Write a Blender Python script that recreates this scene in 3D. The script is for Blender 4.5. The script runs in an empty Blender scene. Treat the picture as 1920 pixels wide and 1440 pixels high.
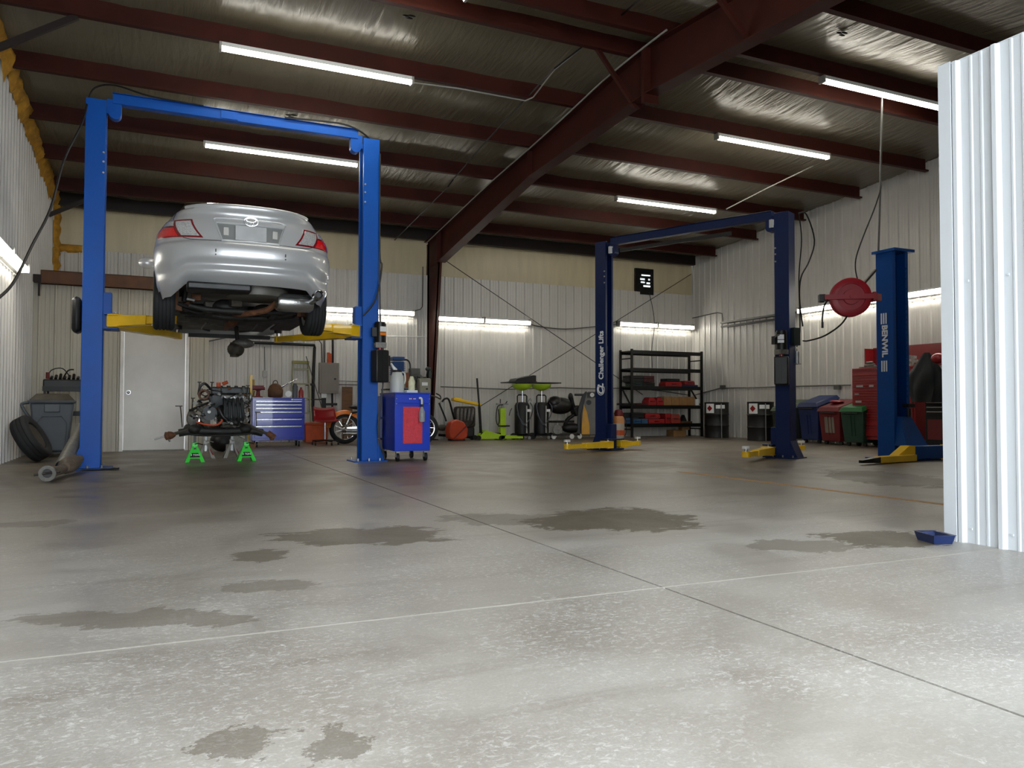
import bpy, math, random
from mathutils import Matrix, Vector, noise
random.seed(7)
PI = math.pi
SC = bpy.context.scene
COL = SC.collection
H = 0.75; FPX = 1464.0
# ------------------------------------------------------------------ camera, sky, exposure
YAW, PIT, ROL = 0.427035, 0.0294003, 0.0020217
_f = Vector((math.sin(YAW)*math.cos(PIT), math.cos(YAW)*math.cos(PIT), math.sin(PIT)))
_r = Vector((math.cos(YAW), -math.sin(YAW), 0)); _u = _r.cross(_f)
_r, _u = _r*math.cos(ROL)+_u*math.sin(ROL), -_r*math.sin(ROL)+_u*math.cos(ROL)
cam = bpy.data.objects.new('camera', bpy.data.cameras.new('camera')); COL.objects.link(cam)
cam.matrix_world = Matrix(((_r.x, _u.x, -_f.x, 0), (_r.y, _u.y, -_f.y, 0), (_r.z, _u.z, -_f.z, H), (0, 0, 0, 1)))
cam.data.sensor_width = 36; cam.data.lens = FPX/1920*36; cam.data.clip_start = 0.02; cam.data.clip_end = 200
SC.camera = cam
world = bpy.data.worlds.new('overcast'); SC.world = world; world.use_nodes = True
bg = world.node_tree.nodes['Background']; bg.inputs[0].default_value = (0.88, 0.95, 1.0, 1); bg.inputs[1].default_value = 7.6
SC.view_settings.view_transform = 'Standard'; SC.view_settings.look = 'None'
SC.view_settings.exposure = 0.0; SC.view_settings.gamma = 1; SC.view_settings.use_curve_mapping = False
TUBE = 38.0      # ceiling strip lights
WTUBE = 30.0     # wall shop lights

# ------------------------------------------------------------------ pixel rays used to read positions at a known depth
def _ray(x, y): return _f+_r*((x-960)/FPX)-_u*((y-720)/FPX)
def PY(x, y, Y): d = _ray(x, y); t = Y/d.y; return Vector((d.x*t, Y, H+d.z*t))
def PX(x, y, X): d = _ray(x, y); t = X/d.x; return Vector((X, d.y*t, H+d.z*t))
def FL(x, y): d = _ray(x, y); t = -H/d.z; return Vector((d.x*t, d.y*t, 0))

# ------------------------------------------------------------------ materials
def lin(c):
    c = c/255.0
    return c/12.92 if c <= 0.04045 else ((c+0.055)/1.055)**2.4
def rgb(c): return (lin(c[0]), lin(c[1]), lin(c[2]), 1)
MATS = {}
def mat(name, c, rough=0.5, metal=0.0, var=0.12, scale=6.0, bump=0.0, coat=0.0, emit=0.0, alpha=1.0, trans=0.0, stretch=None, spec=0.5):
    if name in MATS: return MATS[name]
    m = bpy.data.materials.new(name); m.use_nodes = True; nt = m.node_tree; N = nt.nodes; L = nt.links
    b = N['Principled BSDF']
    b.inputs['Metallic'].default_value = metal; b.inputs['Specular IOR Level'].default_value = spec
    b.inputs['Coat Weight'].default_value = coat
    if trans: b.inputs['Transmission Weight'].default_value = trans
    base = rgb(c)
    tc = N.new('ShaderNodeTexCoord'); nz = N.new('ShaderNodeTexNoise'); nz.inputs['Scale'].default_value = scale; nz.inputs['Detail'].default_value = 5
    src = tc.outputs['Object']
    if stretch:
        mp = N.new('ShaderNodeMapping'); mp.inputs['Scale'].default_value = stretch; L.new(src, mp.inputs[0]); src = mp.outputs[0]
    L.new(src, nz.inputs['Vector'])
    rp = N.new('ShaderNodeValToRGB'); e = rp.color_ramp.elements
    e[0].position = 0.3; e[1].position = 0.7
    e[0].color = (*[v*(1-var) for v in base[:3]], 1); e[1].color = (*[min(1, v*(1+var)) for v in base[:3]], 1)
    L.new(nz.outputs['Fac'], rp.inputs[0]); L.new(rp.outputs[0], b.inputs['Base Color'])
    mr = N.new('ShaderNodeMapRange'); mr.inputs['To Min'].default_value = max(0.03, rough*(1-var)); mr.inputs['To Max'].default_value = min(1, rough*(1+var))
    L.new(nz.outputs['Fac'], mr.inputs['Value']); L.new(mr.outputs[0], b.inputs['Roughness'])
    if emit:
        b.inputs['Emission Color'].default_value = base; b.inputs['Emission Strength'].default_value = emit
    if bump:
        bp = N.new('ShaderNodeBump'); bp.inputs['Strength'].default_value = bump; bp.inputs['Distance'].default_value = 0.02
        L.new(nz.outputs['Fac'], bp.inputs['Height']); L.new(bp.outputs[0], b.inputs['Normal'])
    MATS[name] = m
    return m

M_PANEL = mat('painted_panel', (206, 203, 198), 0.36, 0, 0.05, 1.5)
M_PANELB = mat('painted_panel_bright', (214, 219, 224), 0.35, 0, 0.02, 1.0)
M_CREAM = mat('cream_panel', (190, 184, 170), 0.45, 0, 0.05, 1.5)
M_STEEL = mat('red_oxide_steel', (62, 25, 18), 0.6, 0, 0.25, 3.0, spec=0.2)
M_STEELD = mat('dark_oxide_steel', (30, 17, 14), 0.6, 0, 0.25, 3.0)
M_FOAM = mat('spray_foam', (188, 138, 42), 0.9, 0, 0.3, 9.0, bump=1.0)
M_BLUE = mat('lift_blue', (2, 80, 172), 0.42, 0, 0.08, 2.5, spec=0.25)
M_NAVY = mat('lift_navy', (8, 32, 78), 0.42, 0, 0.1, 2.5, spec=0.3)
M_BENBLUE = mat('post_blue', (5, 70, 142), 0.42, 0, 0.1, 2.5, spec=0.3)
M_YEL = mat('arm_yellow', (236, 190, 20), 0.38, 0, 0.1, 4.0, coat=0.2)
M_BLK = mat('black_plastic', (20, 20, 22), 0.45, 0, 0.2, 6)
M_BLKM = mat('black_metal', (16, 16, 17), 0.4, 0.3, 0.2, 6)
M_RUB = mat('rubber', (30, 31, 33), 0.75, 0, 0.15, 14, bump=0.15)
M_CHR = mat('chrome', (215, 215, 218), 0.12, 1.0, 0.04, 4)
M_ZINC = mat('zinc', (160, 162, 162), 0.4, 0.6, 0.1, 9)
M_ALU = mat('cast_aluminium', (120, 118, 113), 0.5, 0.35, 0.25, 25, bump=0.2)
M_GRIME = mat('grimy_metal', (64, 58, 50), 0.6, 0.15, 0.5, 22, bump=0.4)
M_RUST = mat('rusty_metal', (112, 74, 50), 0.75, 0.3, 0.4, 24, bump=0.4)
M_DARK = mat('underbody_black', (34, 33, 32), 0.6, 0.1, 0.4, 10, bump=0.3)
M_DPL = mat('engine_plastic', (52, 56, 58), 0.5, 0, 0.2, 8)
M_WHT = mat('white_plastic', (226, 228, 226), 0.4, 0, 0.03, 5)
M_GRY = mat('grey_plastic', (78, 84, 92), 0.5, 0, 0.08, 5)
M_GRYP = mat('panel_grey', (128, 120, 112), 0.45, 0, 0.06, 5)
M_LGRY = mat('light_grey_metal', (160, 158, 152), 0.4, 0.2, 0.08, 5)
M_CART = mat('cart_blue', (10, 60, 200), 0.3, 0, 0.08, 3, coat=0.4)
M_CARTD = mat('chest_blue', (14, 42, 168), 0.28, 0, 0.08, 3, coat=0.5)
M_RED = mat('glossy_red', (140, 18, 26), 0.3, 0, 0.1, 4, coat=0.3)
M_REDM = mat('mat_red', (216, 62, 78), 0.6, 0, 0.1, 30, bump=0.4)
M_REDD = mat('dull_red', (104, 20, 26), 0.5, 0, 0.12, 4)
M_GRN = mat('lime_green', (62, 226, 70), 0.4, 0, 0.06, 6)
M_LIME = mat('yellow_green', (168, 204, 44), 0.4, 0, 0.1, 5)
M_DGRN = mat('bin_green', (18, 56, 42), 0.5, 0, 0.12, 5)
M_DKG = mat('bin_grey_green', (44, 52, 48), 0.5, 0, 0.12, 5)
M_GREEN2 = mat('lid_green', (36, 104, 54), 0.45, 0, 0.12, 5)
M_BBLUE = mat('bin_blue', (16, 36, 84), 0.45, 0, 0.12, 5)
M_ORG = mat('orange_paint', (226, 120, 40), 0.3, 0, 0.12, 5, coat=0.5)
M_ORGD = mat('dull_orange', (190, 78, 34), 0.6, 0, 0.2, 8)
M_BRN = mat('brown_leather', (92, 62, 38), 0.7, 0, 0.25, 12, bump=0.3)
M_CARD = mat('cardboard', (146, 108, 66), 0.8, 0, 0.1, 8)
M_WOOD = mat('wood', (112, 80, 54), 0.7, 0, 0.3, 5, stretch=(1, 1, 8))
M_GALV = mat('galvanised', (104, 104, 102), 0.45, 0.7, 0.1, 14)
M_CAR = mat('silver_paint', (204, 206, 209), 0.3, 0.4, 0.02, 1.5, coat=0.7)
M_GLASS = mat('dark_glass', (12, 14, 16), 0.06, 0, 0.02, 2, coat=0.5)
M_LRED = mat('lamp_red', (224, 16, 26), 0.15, 0, 0.15, 60, coat=0.8)
M_LRIM = mat('lamp_rim_red', (120, 10, 22), 0.15, 0, 0.05, 8, coat=0.8)
M_LCLR = mat('lamp_clear', (206, 208, 210), 0.12, 0.35, 0.35, 90, coat=0.8)
M_STICK = mat('sticker_white', (236, 238, 240), 0.4, 0, 0.02, 5)
M_ORST = mat('sticker_orange', (240, 130, 40), 0.4, 0, 0.02, 5)
M_PAN = mat('pan_blue', (26, 44, 92), 0.3, 0, 0.08, 5, coat=0.3)
M_CLOTH = mat('black_cloth', (24, 28, 32), 0.85, 0, 0.3, 8, bump=0.4)
M_TRANS = mat('jug_plastic', (222, 224, 218), 0.35, 0, 0.05, 5, trans=0.2)
M_BELT = mat('tan_fibreglass', (150, 150, 120), 0.5, 0, 0.1, 5)
M_STEELW = mat('brushed_silver', (178, 180, 180), 0.25, 0.9, 0.08, 40, bump=0.1)
M_REEL = mat('reel_red', (164, 24, 40), 0.4, 0, 0.1, 5)
M_CHEST = mat('chest_red', (136, 18, 24), 0.35, 0, 0.1, 4, coat=0.2)
M_ROPE = mat('black_cable', (14, 14, 15), 0.5, 0, 0.1, 6)
M_SPK = mat('recess_grey', (150, 152, 152), 0.35, 0.4, 0.05, 5)

def emission(name, c, s):
    m = bpy.data.materials.new(name); m.use_nodes = True; nt = m.node_tree
    nt.nodes.remove(nt.nodes['Principled BSDF'])
    e = nt.nodes.new('ShaderNodeEmission'); e.inputs[0].default_value = (*c, 1); e.inputs[1].default_value = s
    # a faint procedural fall-off at the lamp ends is left to the geometry; colour is uniform phosphor white
    nt.links.new(e.outputs[0], nt.nodes['Material Output'].inputs[0])
    return m
M_TUBE = emission('ceiling_tube', (1.0, 0.95, 0.82), TUBE)
M_WTUBE = emission('wall_tube', (1.0, 0.96, 0.84), WTUBE)
M_DAY = emission('daylight_gap', (0.9, 0.97, 1.0), 1.6)

def floor_material():
    m = bpy.data.materials.new('concrete_floor'); m.use_nodes = True; nt = m.node_tree; N = nt.nodes; L = nt.links
    b = N['Principled BSDF']; tc = N.new('ShaderNodeTexCoord'); P = tc.outputs['Object']
    def n(t, **k):
        x = N.new(t)
        for a, v in k.items(): setattr(x, a, v)
        return x
    def noise_(s, d=6, sc=None, dist=0.0, rough=0.55):
        z = n('ShaderNodeTexNoise'); z.inputs['Scale'].default_value = s; z.inputs['Detail'].default_value = d
        z.inputs['Distortion'].default_value = dist; z.inputs['Roughness'].default_value = rough
        if sc:
            mp = n('ShaderNodeMapping'); mp.inputs['Scale'].default_value = sc; L.new(P, mp.inputs[0]); L.new(mp.outputs[0], z.inputs['Vector'])
        else: L.new(P, z.inputs['Vector'])
        return z.outputs['Fac']
    def mth(op, a, c, cl=False):
        x = n('ShaderNodeMath', operation=op); x.use_clamp = cl
        for i, v in enumerate((a, c)):
            if hasattr(v, 'is_output'): L.new(v, x.inputs[i])
            else: x.inputs[i].default_value = v
        return x.outputs[0]
    def ramp(v, a, c):
        x = n('ShaderNodeMapRange'); x.interpolation_type = 'SMOOTHSTEP'; L.new(v, x.inputs[0]); x.inputs[1].default_value = a; x.inputs[2].default_value = c
        return x.outputs[0]
    def mix(f, a, c):
        x = n('ShaderNodeMix', data_type='RGBA')
        if hasattr(f, 'is_output'): L.new(f, x.inputs[0])
        else: x.inputs[0].default_value = f
        for i, v in ((6, a), (7, c)):
            if hasattr(v, 'is_output'): L.new(v, x.inputs[i])
            else: x.inputs[i].default_value = rgb(v)
        return x.outputs[2]
    big = noise_(0.35, 4); mid = noise_(1.6, 8, None, 0.6); fine = noise_(28, 8, None, 0.3, 0.7); grit = noise_(120, 3)
    streak = noise_(2.2, 6, (0.35, 3.0, 1), 0.3)
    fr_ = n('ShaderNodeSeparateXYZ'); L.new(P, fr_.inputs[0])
    back = ramp(mth('ADD', fr_.outputs[1], mth('MULTIPLY', big, 3.0)), 4.6, 9.6)       # paler by the door, browner inside: daylight fall-off painted into the worn slab colour
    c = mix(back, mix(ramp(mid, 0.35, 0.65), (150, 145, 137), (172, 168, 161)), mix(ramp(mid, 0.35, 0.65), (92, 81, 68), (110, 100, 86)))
    c = mix(mth('MULTIPLY', ramp(big, 0.4, 0.65), 0.5), c, (138, 130, 118))
    c = mix(mth('MULTIPLY', ramp(streak, 0.5, 0.75), 0.45), c, (122, 113, 102))
    # white worn scuffs
    sc = mth('MULTIPLY', ramp(noise_(38, 10, (1, 1.5, 1), 0.8, 0.8), 0.50, 0.62), mth('MULTIPLY', ramp(noise_(0.9, 6, None, 1.0), 0.30, 0.58), mth('SUBTRACT', 1.0, mth('MULTIPLY', back, 0.85))))
    c = mix(mth('MULTIPLY', sc, 0.65), c, (222, 220, 216))
    sp = mth('MULTIPLY', ramp(noise_(13, 10, None, 1.2, 0.78), 0.60, 0.66), mth('MULTIPLY', ramp(noise_(0.7, 3, None, 1.0), 0.35, 0.6), mth('SUBTRACT', 1.0, mth('MULTIPLY', back, 0.9))))
    c = mix(mth('MULTIPLY', sp, 0.6), c, (212, 210, 206))
    # damp stains: distorted discs where the slab is really wet
    xy = n('ShaderNodeSeparateXYZ')
    dn = n('ShaderNodeTexNoise'); dn.inputs['Scale'].default_value = 1.7; dn.inputs['Detail'].default_value = 9; dn.inputs['Roughness'].default_value = 0.72; L.new(P, dn.inputs['Vector'])
    vm = n('ShaderNodeVectorMath', operation='SUBTRACT'); L.new(dn.outputs['Color'], vm.inputs[0]); vm.inputs[1].default_value = (0.5, 0.5, 0.5)
    vs = n('ShaderNodeVectorMath', operation='SCALE'); L.new(vm.outputs[0], vs.inputs[0]); vs.inputs['Scale'].default_value = 0.6
    va = n('ShaderNodeVectorMath', operation='ADD'); L.new(P, va.inputs[0]); L.new(vs.outputs[0], va.inputs[1]); L.new(va.outputs[0], xy.inputs[0])
    wet = None; rag = mth('MULTIPLY', mth('SUBTRACT', noise_(5.0, 10, (0.6, 1.3, 1), 0.5, 0.75), 0.5), 3.2)
    for x, y, a, bb, rot, st in STAINS:
        cx = mth('SUBTRACT', xy.outputs[0], x); cy = mth('SUBTRACT', xy.outputs[1], y)
        ca, sa = math.cos(rot), math.sin(rot)
        u = mth('ADD', mth('MULTIPLY', cx, ca/a), mth('MULTIPLY', cy, sa/a)); v = mth('ADD', mth('MULTIPLY', cx, -sa/bb), mth('MULTIPLY', cy, ca/bb))
        d = mth('ADD', mth('ADD', mth('MULTIPLY', u, u), mth('MULTIPLY', v, v)), rag)
        k = mth('MULTIPLY', ramp(d, 1.02, 0.86), st)
        wet = k if wet is None else mth('MAXIMUM', wet, k)
    c = mix(mth('MULTIPLY', wet, 0.9), c, (84, 73, 55))
    hs = n('ShaderNodeMix', data_type='RGBA', blend_type='MULTIPLY'); hs.inputs[0].default_value = 1
    L.new(c, hs.inputs[6]); gr = n('ShaderNodeMapRange'); L.new(grit, gr.inputs[0]); gr.inputs[3].default_value = 0.82; gr.inputs[4].default_value = 1.16
    cc = n('ShaderNodeCombineColor'); [L.new(gr.outputs[0], cc.inputs[i]) for i in range(3)]; L.new(cc.outputs[0], hs.inputs[7])
    L.new(hs.outputs[2], b.inputs['Base Color'])
    rr = mth('ADD', 0.30, mth('MULTIPLY', ramp(mid, 0.3, 0.7), 0.16)); rr = mth('ADD', rr, mth('MULTIPLY', sc, 0.25)); rr = mth('ADD', rr, mth('MULTIPLY', wet, 0.10))
    L.new(rr, b.inputs['Roughness'])
    bp = n('ShaderNodeBump'); bp.inputs['Strength'].default_value = 0.25; bp.inputs['Distance'].default_value = 0.004
    L.new(mth('ADD', fine, mth('MULTIPLY', streak, 2.0)), bp.inputs['Height']); L.new(bp.outputs[0], b.inputs['Normal'])
    return m
def _st(x0, y0, x1, y1, st=1.0):     # an oily patch between two floor points seen in the photo (width x depth)
    a = FL(x0, (y0+y1)/2); c = FL(x1, (y0+y1)/2); n_ = FL((x0+x1)/2, y1); f_ = FL((x0+x1)/2, y0)
    d = c-a
    return ((a.x+c.x)/2, (a.y+c.y)/2, d.length/2, max(0.06, (f_-n_).length/2*0.9), math.atan2(d.y, d.x), st)
STAINS = [_st(990, 950, 1310, 1000), _st(500, 985, 860, 1024, .9), _st(430, 1030, 540, 1056, .8), _st(820, 960, 1080, 985, .5), _st(1400, 1010, 1600, 1034, .6), _st(1540, 996, 1770, 1024, .9),
          _st(30, 1140, 480, 1176, .55), _st(430, 1090, 620, 1116, .5), _st(0, 975, 130, 990, .5), _st(380, 1385, 520, 1400, .6), _st(560, 1370, 660, 1410, .6),
          _st(1040, 862, 1300, 880, .35), _st(1560, 880, 1760, 912, .9), _st(330, 872, 560, 884, .4)]
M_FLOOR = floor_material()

def vinyl_material():
    m = bpy.data.materials.new('insulation_facing'); m.use_nodes = True; nt = m.node_tree; N = nt.nodes; L = nt.links
    b = N['Principled BSDF']; tc = N.new('ShaderNodeTexCoord')
    def nz(s, sc, d=5, dist=0.4):
        mp = N.new('ShaderNodeMapping'); mp.inputs['Scale'].default_value = sc; mp.inputs['Rotation'].default_value = (0, 0, 0.12); z = N.new('ShaderNodeTexNoise')
        z.inputs['Scale'].default_value = s; z.inputs['Detail'].default_value = d; z.inputs['Distortion'].default_value = dist
        L.new(tc.outputs['Object'], mp.inputs[0]); L.new(mp.outputs[0], z.inputs['Vector']); return z
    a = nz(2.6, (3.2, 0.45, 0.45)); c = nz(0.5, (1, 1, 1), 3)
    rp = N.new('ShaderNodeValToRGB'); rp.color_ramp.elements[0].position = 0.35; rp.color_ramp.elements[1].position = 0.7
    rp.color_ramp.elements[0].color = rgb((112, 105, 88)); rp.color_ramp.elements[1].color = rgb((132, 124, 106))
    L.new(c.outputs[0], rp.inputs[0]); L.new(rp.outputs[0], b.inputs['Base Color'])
    b.inputs['Roughness'].default_value = 0.28
    bp = N.new('ShaderNodeBump'); bp.inputs['Strength'].default_value = 0.95; bp.inputs['Distance'].default_value = 0.03
    L.new(a.outputs[0], bp.inputs['Height']); L.new(bp.outputs[0], b.inputs['Normal'])
    return m
M_VINYL = vinyl_material()

# ------------------------------------------------------------------ mesh builder
ROOTM = {}
class M:
    def __init__(s): s.v = []; s.f = []; s.g = []
    def add(s, vs, fs):
        o = len(s.v); s.g.append((o, len(s.f))); s.v += [Vector(v) for v in vs]; s.f += [tuple(i+o for i in f) for f in fs]; return s
    def bx(s, x0, x1, y0, y1, z0, z1):
        return s.add([(x0, y0, z0), (x1, y0, z0), (x1, y1, z0), (x0, y1, z0), (x0, y0, z1), (x1, y0, z1), (x1, y1, z1), (x0, y1, z1)],
                     [(3, 2, 1, 0), (4, 5, 6, 7), (0, 1, 5, 4), (1, 2, 6, 5), (2, 3, 7, 6), (3, 0, 4, 7)])
    def cb(s, c, d, R=None):       # centred box, optional rotation matrix
        t = M().bx(-d[0]/2, d[0]/2, -d[1]/2, d[1]/2, -d[2]/2, d[2]/2)
        X = Matrix.Translation(Vector(c)) @ (R.to_4x4() if R else Matrix()); return s.add([X@v for v in t.v], t.f)
    def bar(s, p0, p1, w, h, up=(0, 0, 1)):     # rectangular bar between two points
        p0 = Vector(p0); p1 = Vector(p1); d = (p1-p0); l = d.length; d.normalize(); u = Vector(up)
        if abs(d.dot(u)) > .98: u = Vector((1, 0, 0))
        x = d.cross(u).normalized(); z = x.cross(d)
        R = Matrix((x, d, z)).transposed(); return s.cb((p0+p1)/2, (w, l, h), R)
    def taper(s, p0, p1, a, b, up=(0, 0, 1)):  # bar whose section changes from (w,h)=a to b
        p0 = Vector(p0); p1 = Vector(p1); d = (p1-p0).normalized(); u = Vector(up)
        if abs(d.dot(u)) > .98: u = Vector((1, 0, 0))
        x = d.cross(u).normalized(); z = x.cross(d); vs = []
        for p, (w, h) in ((p0, a), (p1, b)):
            for i, j in ((-1, -1), (1, -1), (1, 1), (-1, 1)): vs.append(p+x*(i*w/2)+z*(j*h/2))
        return s.add(vs, [(0, 1, 2, 3), (7, 6, 5, 4), (0, 4, 5, 1), (1, 5, 6, 2), (2, 6, 7, 3), (3, 7, 4, 0)])
    def cyl(s, p0, p1, r0, r1=None, n=14, cap=True):
        p0 = Vector(p0); p1 = Vector(p1); r1 = r0 if r1 is None else r1; d = (p1-p0).normalized()
        a = d.orthogonal().normalized(); b = d.cross(a); vs = []
        for p, r in ((p0, r0), (p1, r1)):
            for i in range(n): t = 2*PI*i/n; vs.append(p+(a*math.cos(t)+b*math.sin(t))*r)
        fs = [(i, (i+1) % n, n+(i+1) % n, n+i) for i in range(n)]
        if cap: fs += [tuple(range(n-1, -1, -1)), tuple(range(n, 2*n))]
        return s.add(vs, fs)
    def tube(s, pts, r, n=8, smooth=0, closed=False):
        P = [Vector(p) for p in pts]
        if smooth: P = crv(P, smooth, closed)
        k = len(P); vs = []; ref = None
        for i, p in enumerate(P):
            if closed: d = P[(i+1) % k]-P[i-1]
            else: d = P[min(i+1, k-1)]-P[max(i-1, 0)]
            d = d.normalized() if d.length > 1e-9 else Vector((0, 0, 1))
            if ref is None: ref = d.orthogonal().normalized()
            a = (ref-d*ref.dot(d)); a = a.normalized() if a.length > 1e-6 else d.orthogonal().normalized(); ref = a; b = d.cross(a)
            rr = r[i] if isinstance(r, (list, tuple)) else r
            for j in range(n): t = 2*PI*j/n; vs.append(p+(a*math.cos(t)+b*math.sin(t))*rr)
        fs = []
        for i in range(k if closed else k-1):
            i2 = (i+1) % k
            for j in range(n): fs.append((i*n+j, i*n+(j+1) % n, i2*n+(j+1) % n, i2*n+j))
        if not closed: fs += [tuple(range(n-1, -1, -1)), tuple(range((k-1)*n, k*n))]
        return s.add(vs, fs)
    def lathe(s, prof, o=(0, 0, 0), ax=(0, 0, 1), n=24, cap=True):    # prof: (radius, height along ax)
        o = Vector(o); d = Vector(ax).normalized(); a = d.orthogonal().normalized()
        if abs(d.z) > .99: a = Vector((1, 0, 0))
        b = d.cross(a); vs = []
        for r, h in prof:
            for i in range(n): t = 2*PI*i/n; vs.append(o+d*h+(a*math.cos(t)+b*math.sin(t))*r)
        fs = []
        for k in range(len(prof)-1):
            for i in range(n): fs.append((k*n+i, k*n+(i+1) % n, (k+1)*n+(i+1) % n, (k+1)*n+i))
        if cap: fs += [tuple(range(n-1, -1, -1)), tuple(range((len(prof)-1)*n, len(prof)*n))]
        return s.add(vs, fs)
    def ell(s, c, rx, ry=None, rz=None, n=14, m=8):
        ry = ry or rx; rz = rz or rx; prof = []
        vs = []; fs = []
        for k in range(m+1):
            p = -PI/2+PI*k/m
            for i in range(n):
                t = 2*PI*i/n; vs.append((c[0]+rx*math.cos(p)*math.cos(t), c[1]+ry*math.cos(p)*math.sin(t), c[2]+rz*math.sin(p)))
        for k in range(m):
            for i in range(n): fs.append((k*n+i, k*n+(i+1) % n, (k+1)*n+(i+1) % n, (k+1)*n+i))
        return s.add(vs, fs)
    def prism(s, poly, ax, a, b):     # polygon in the other two axes (x:(y,z) y:(x,z) z:(x,y)) extruded from a to b
        n = len(poly)
        def q(p, t): return (t, p[0], p[1]) if ax == 'x' else ((p[0], t, p[1]) if ax == 'y' else (p[0], p[1], t))
        vs = [q(p, a) for p in poly]+[q(p, b) for p in poly]
        fs = [tuple(range(n-1, -1, -1)), tuple(range(n, 2*n))]+[(i, (i+1) % n, n+(i+1) % n, n+i) for i in range(n)]
        return s.add(vs, fs)
    def grid(s, rows):
        n = len(rows[0]); vs = [v for r in rows for v in r]
        return s.add(vs, [(k*n+i, k*n+i+1, (k+1)*n+i+1, (k+1)*n+i) for k in range(len(rows)-1) for i in range(n-1)])
    def xf(s, X): s.v = [X@v for v in s.v]; return s
    def mesh(s, name, mt, ang=0.7, fix=True):
        me = bpy.data.meshes.new(name); me.from_pydata([tuple(v) for v in s.v], [], s.f)
        if fix:
            import bmesh
            bm = bmesh.new(); bm.from_mesh(me); bmesh.ops.remove_doubles(bm, verts=bm.verts, dist=1e-5)
            bmesh.ops.recalc_face_normals(bm, faces=bm.faces); bm.to_mesh(me); bm.free()
        me.materials.append(mt); me.shade_smooth(); me.set_sharp_from_angle(angle=ang)
        return me
    def build(s, name, mt, parent=None, world=False, bev=0.0, ang=0.7, label=None, fix=True):
        if world and parent is not None:
            X = ROOTM.get(parent.name)
            if X is not None: s.xf(X.inverted())
        me = s.mesh(name, mt, ang, fix); o = bpy.data.objects.new(name, me); COL.objects.link(o)
        if parent is not None:
            o.parent = parent
            if parent.name in ROOTM: ROOTM[o.name] = ROOTM[parent.name]
        if bev:
            b = o.modifiers.new('bevel', 'BEVEL'); b.width = bev; b.segments = 2; b.limit_method = 'ANGLE'; b.angle_limit = 0.7; b.harden_normals = False
        if label: o['label'] = label
        return o
def _each(s, *a, **k):      # every primitive of the builder as an object of its own
    out = []; g = s.g+[(len(s.v), len(s.f))]
    for (v0, f0), (v1, f1) in zip(g[:-1], g[1:]):
        t = M(); t.v = s.v[v0:v1]; t.f = [tuple(i-v0 for i in f) for f in s.f[f0:f1]]; t.g = [(0, 0)]; out.append(t.build(*a, **k))
    return out
M.each = _each
def crv(P, k=6, closed=False):
    out = []; n = len(P)
    for i in range(n if closed else n-1):
        p0 = P[(i-1) % n] if closed or i > 0 else P[0]; p1 = P[i]; p2 = P[(i+1) % n]; p3 = P[(i+2) % n] if closed or i+2 < n else P[-1]
        for j in range(k):
            t = j/k; out.append(0.5*((2*p1)+(p2-p0)*t+(2*p0-5*p1+4*p2-p3)*t*t+(3*p1-p0-3*p2+p3)*t**3))
    if not closed: out.append(P[-1])
    return out
def thing(name, label, cat, loc=(0, 0, 0), rz=0.0, group=None):
    o = bpy.data.objects.new(name, None); COL.objects.link(o); o.empty_display_size = 0.1
    o.location = loc; o.rotation_euler = (0, 0, rz); o['label'] = label; o['category'] = cat
    if group: o['group'] = group
    ROOTM[o.name] = Matrix.Translation(Vector(loc)) @ Matrix.Rotation(rz, 4, 'Z')
    return o
def tag(o, label, cat, group=None):
    o['label'] = label; o['category'] = cat
    if group: o['group'] = group
    return o
def dup(root, loc, rz=None, label=None, group=None):
    r = root.copy(); COL.objects.link(r); r.location = loc
    if rz is not None: r.rotation_euler = (0, 0, rz)
    if label: r['label'] = label
    if group: r['group'] = group
    for ch in list(root.children):
        c = ch.copy(); COL.objects.link(c); c.parent = r
        for g in ch.children:
            d = g.copy(); COL.objects.link(d); d.parent = c
    return r
def struct(o): o['kind'] = 'structure'; return o
def text(s, size, depth, X, name, mt, parent, world=False, bold=0.0, shear=0.0):
    cu = bpy.data.curves.new('t', 'FONT'); cu.body = s; cu.size = size; cu.extrude = depth; cu.offset = bold; cu.shear = shear; cu.align_x = 'CENTER'; cu.align_y = 'CENTER'; cu.resolution_u = 3
    o = bpy.data.objects.new('t', cu); COL.objects.link(o); dg = bpy.context.evaluated_depsgraph_get(); dg.update()
    me = bpy.data.meshes.new_from_object(o.evaluated_get(dg)); bpy.data.objects.remove(o)
    Y = X
    if world and parent.name in ROOTM: Y = ROOTM[parent.name].inverted() @ X
    me.transform(Y); me.materials.clear(); me.materials.append(mt); me.name = name
    t = bpy.data.objects.new(name, me); COL.objects.link(t); t.parent = parent
    return t
def face(o, xdir, ydir):   # matrix whose local x,y are the given directions at origin o
    x = Vector(xdir).normalized(); y = Vector(ydir).normalized(); z = x.cross(y)
    R = Matrix((x, y, z)).transposed().to_4x4(); return Matrix.Translation(Vector(o)) @ R
# ================================================================== THE BUILDING
XL, XR, YB, YF, RIDGE = -1.83, 13.2, 17.15, -0.75, 8.205
def pz(y): return 4.54+0.0883*(YB-y) if y >= RIDGE else 4.54+0.0883*(YB-RIDGE)-0.0883*(RIDGE-y)    # underside of the purlins
def cz(y): return pz(y)+0.25                                                                       # insulation facing

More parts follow.
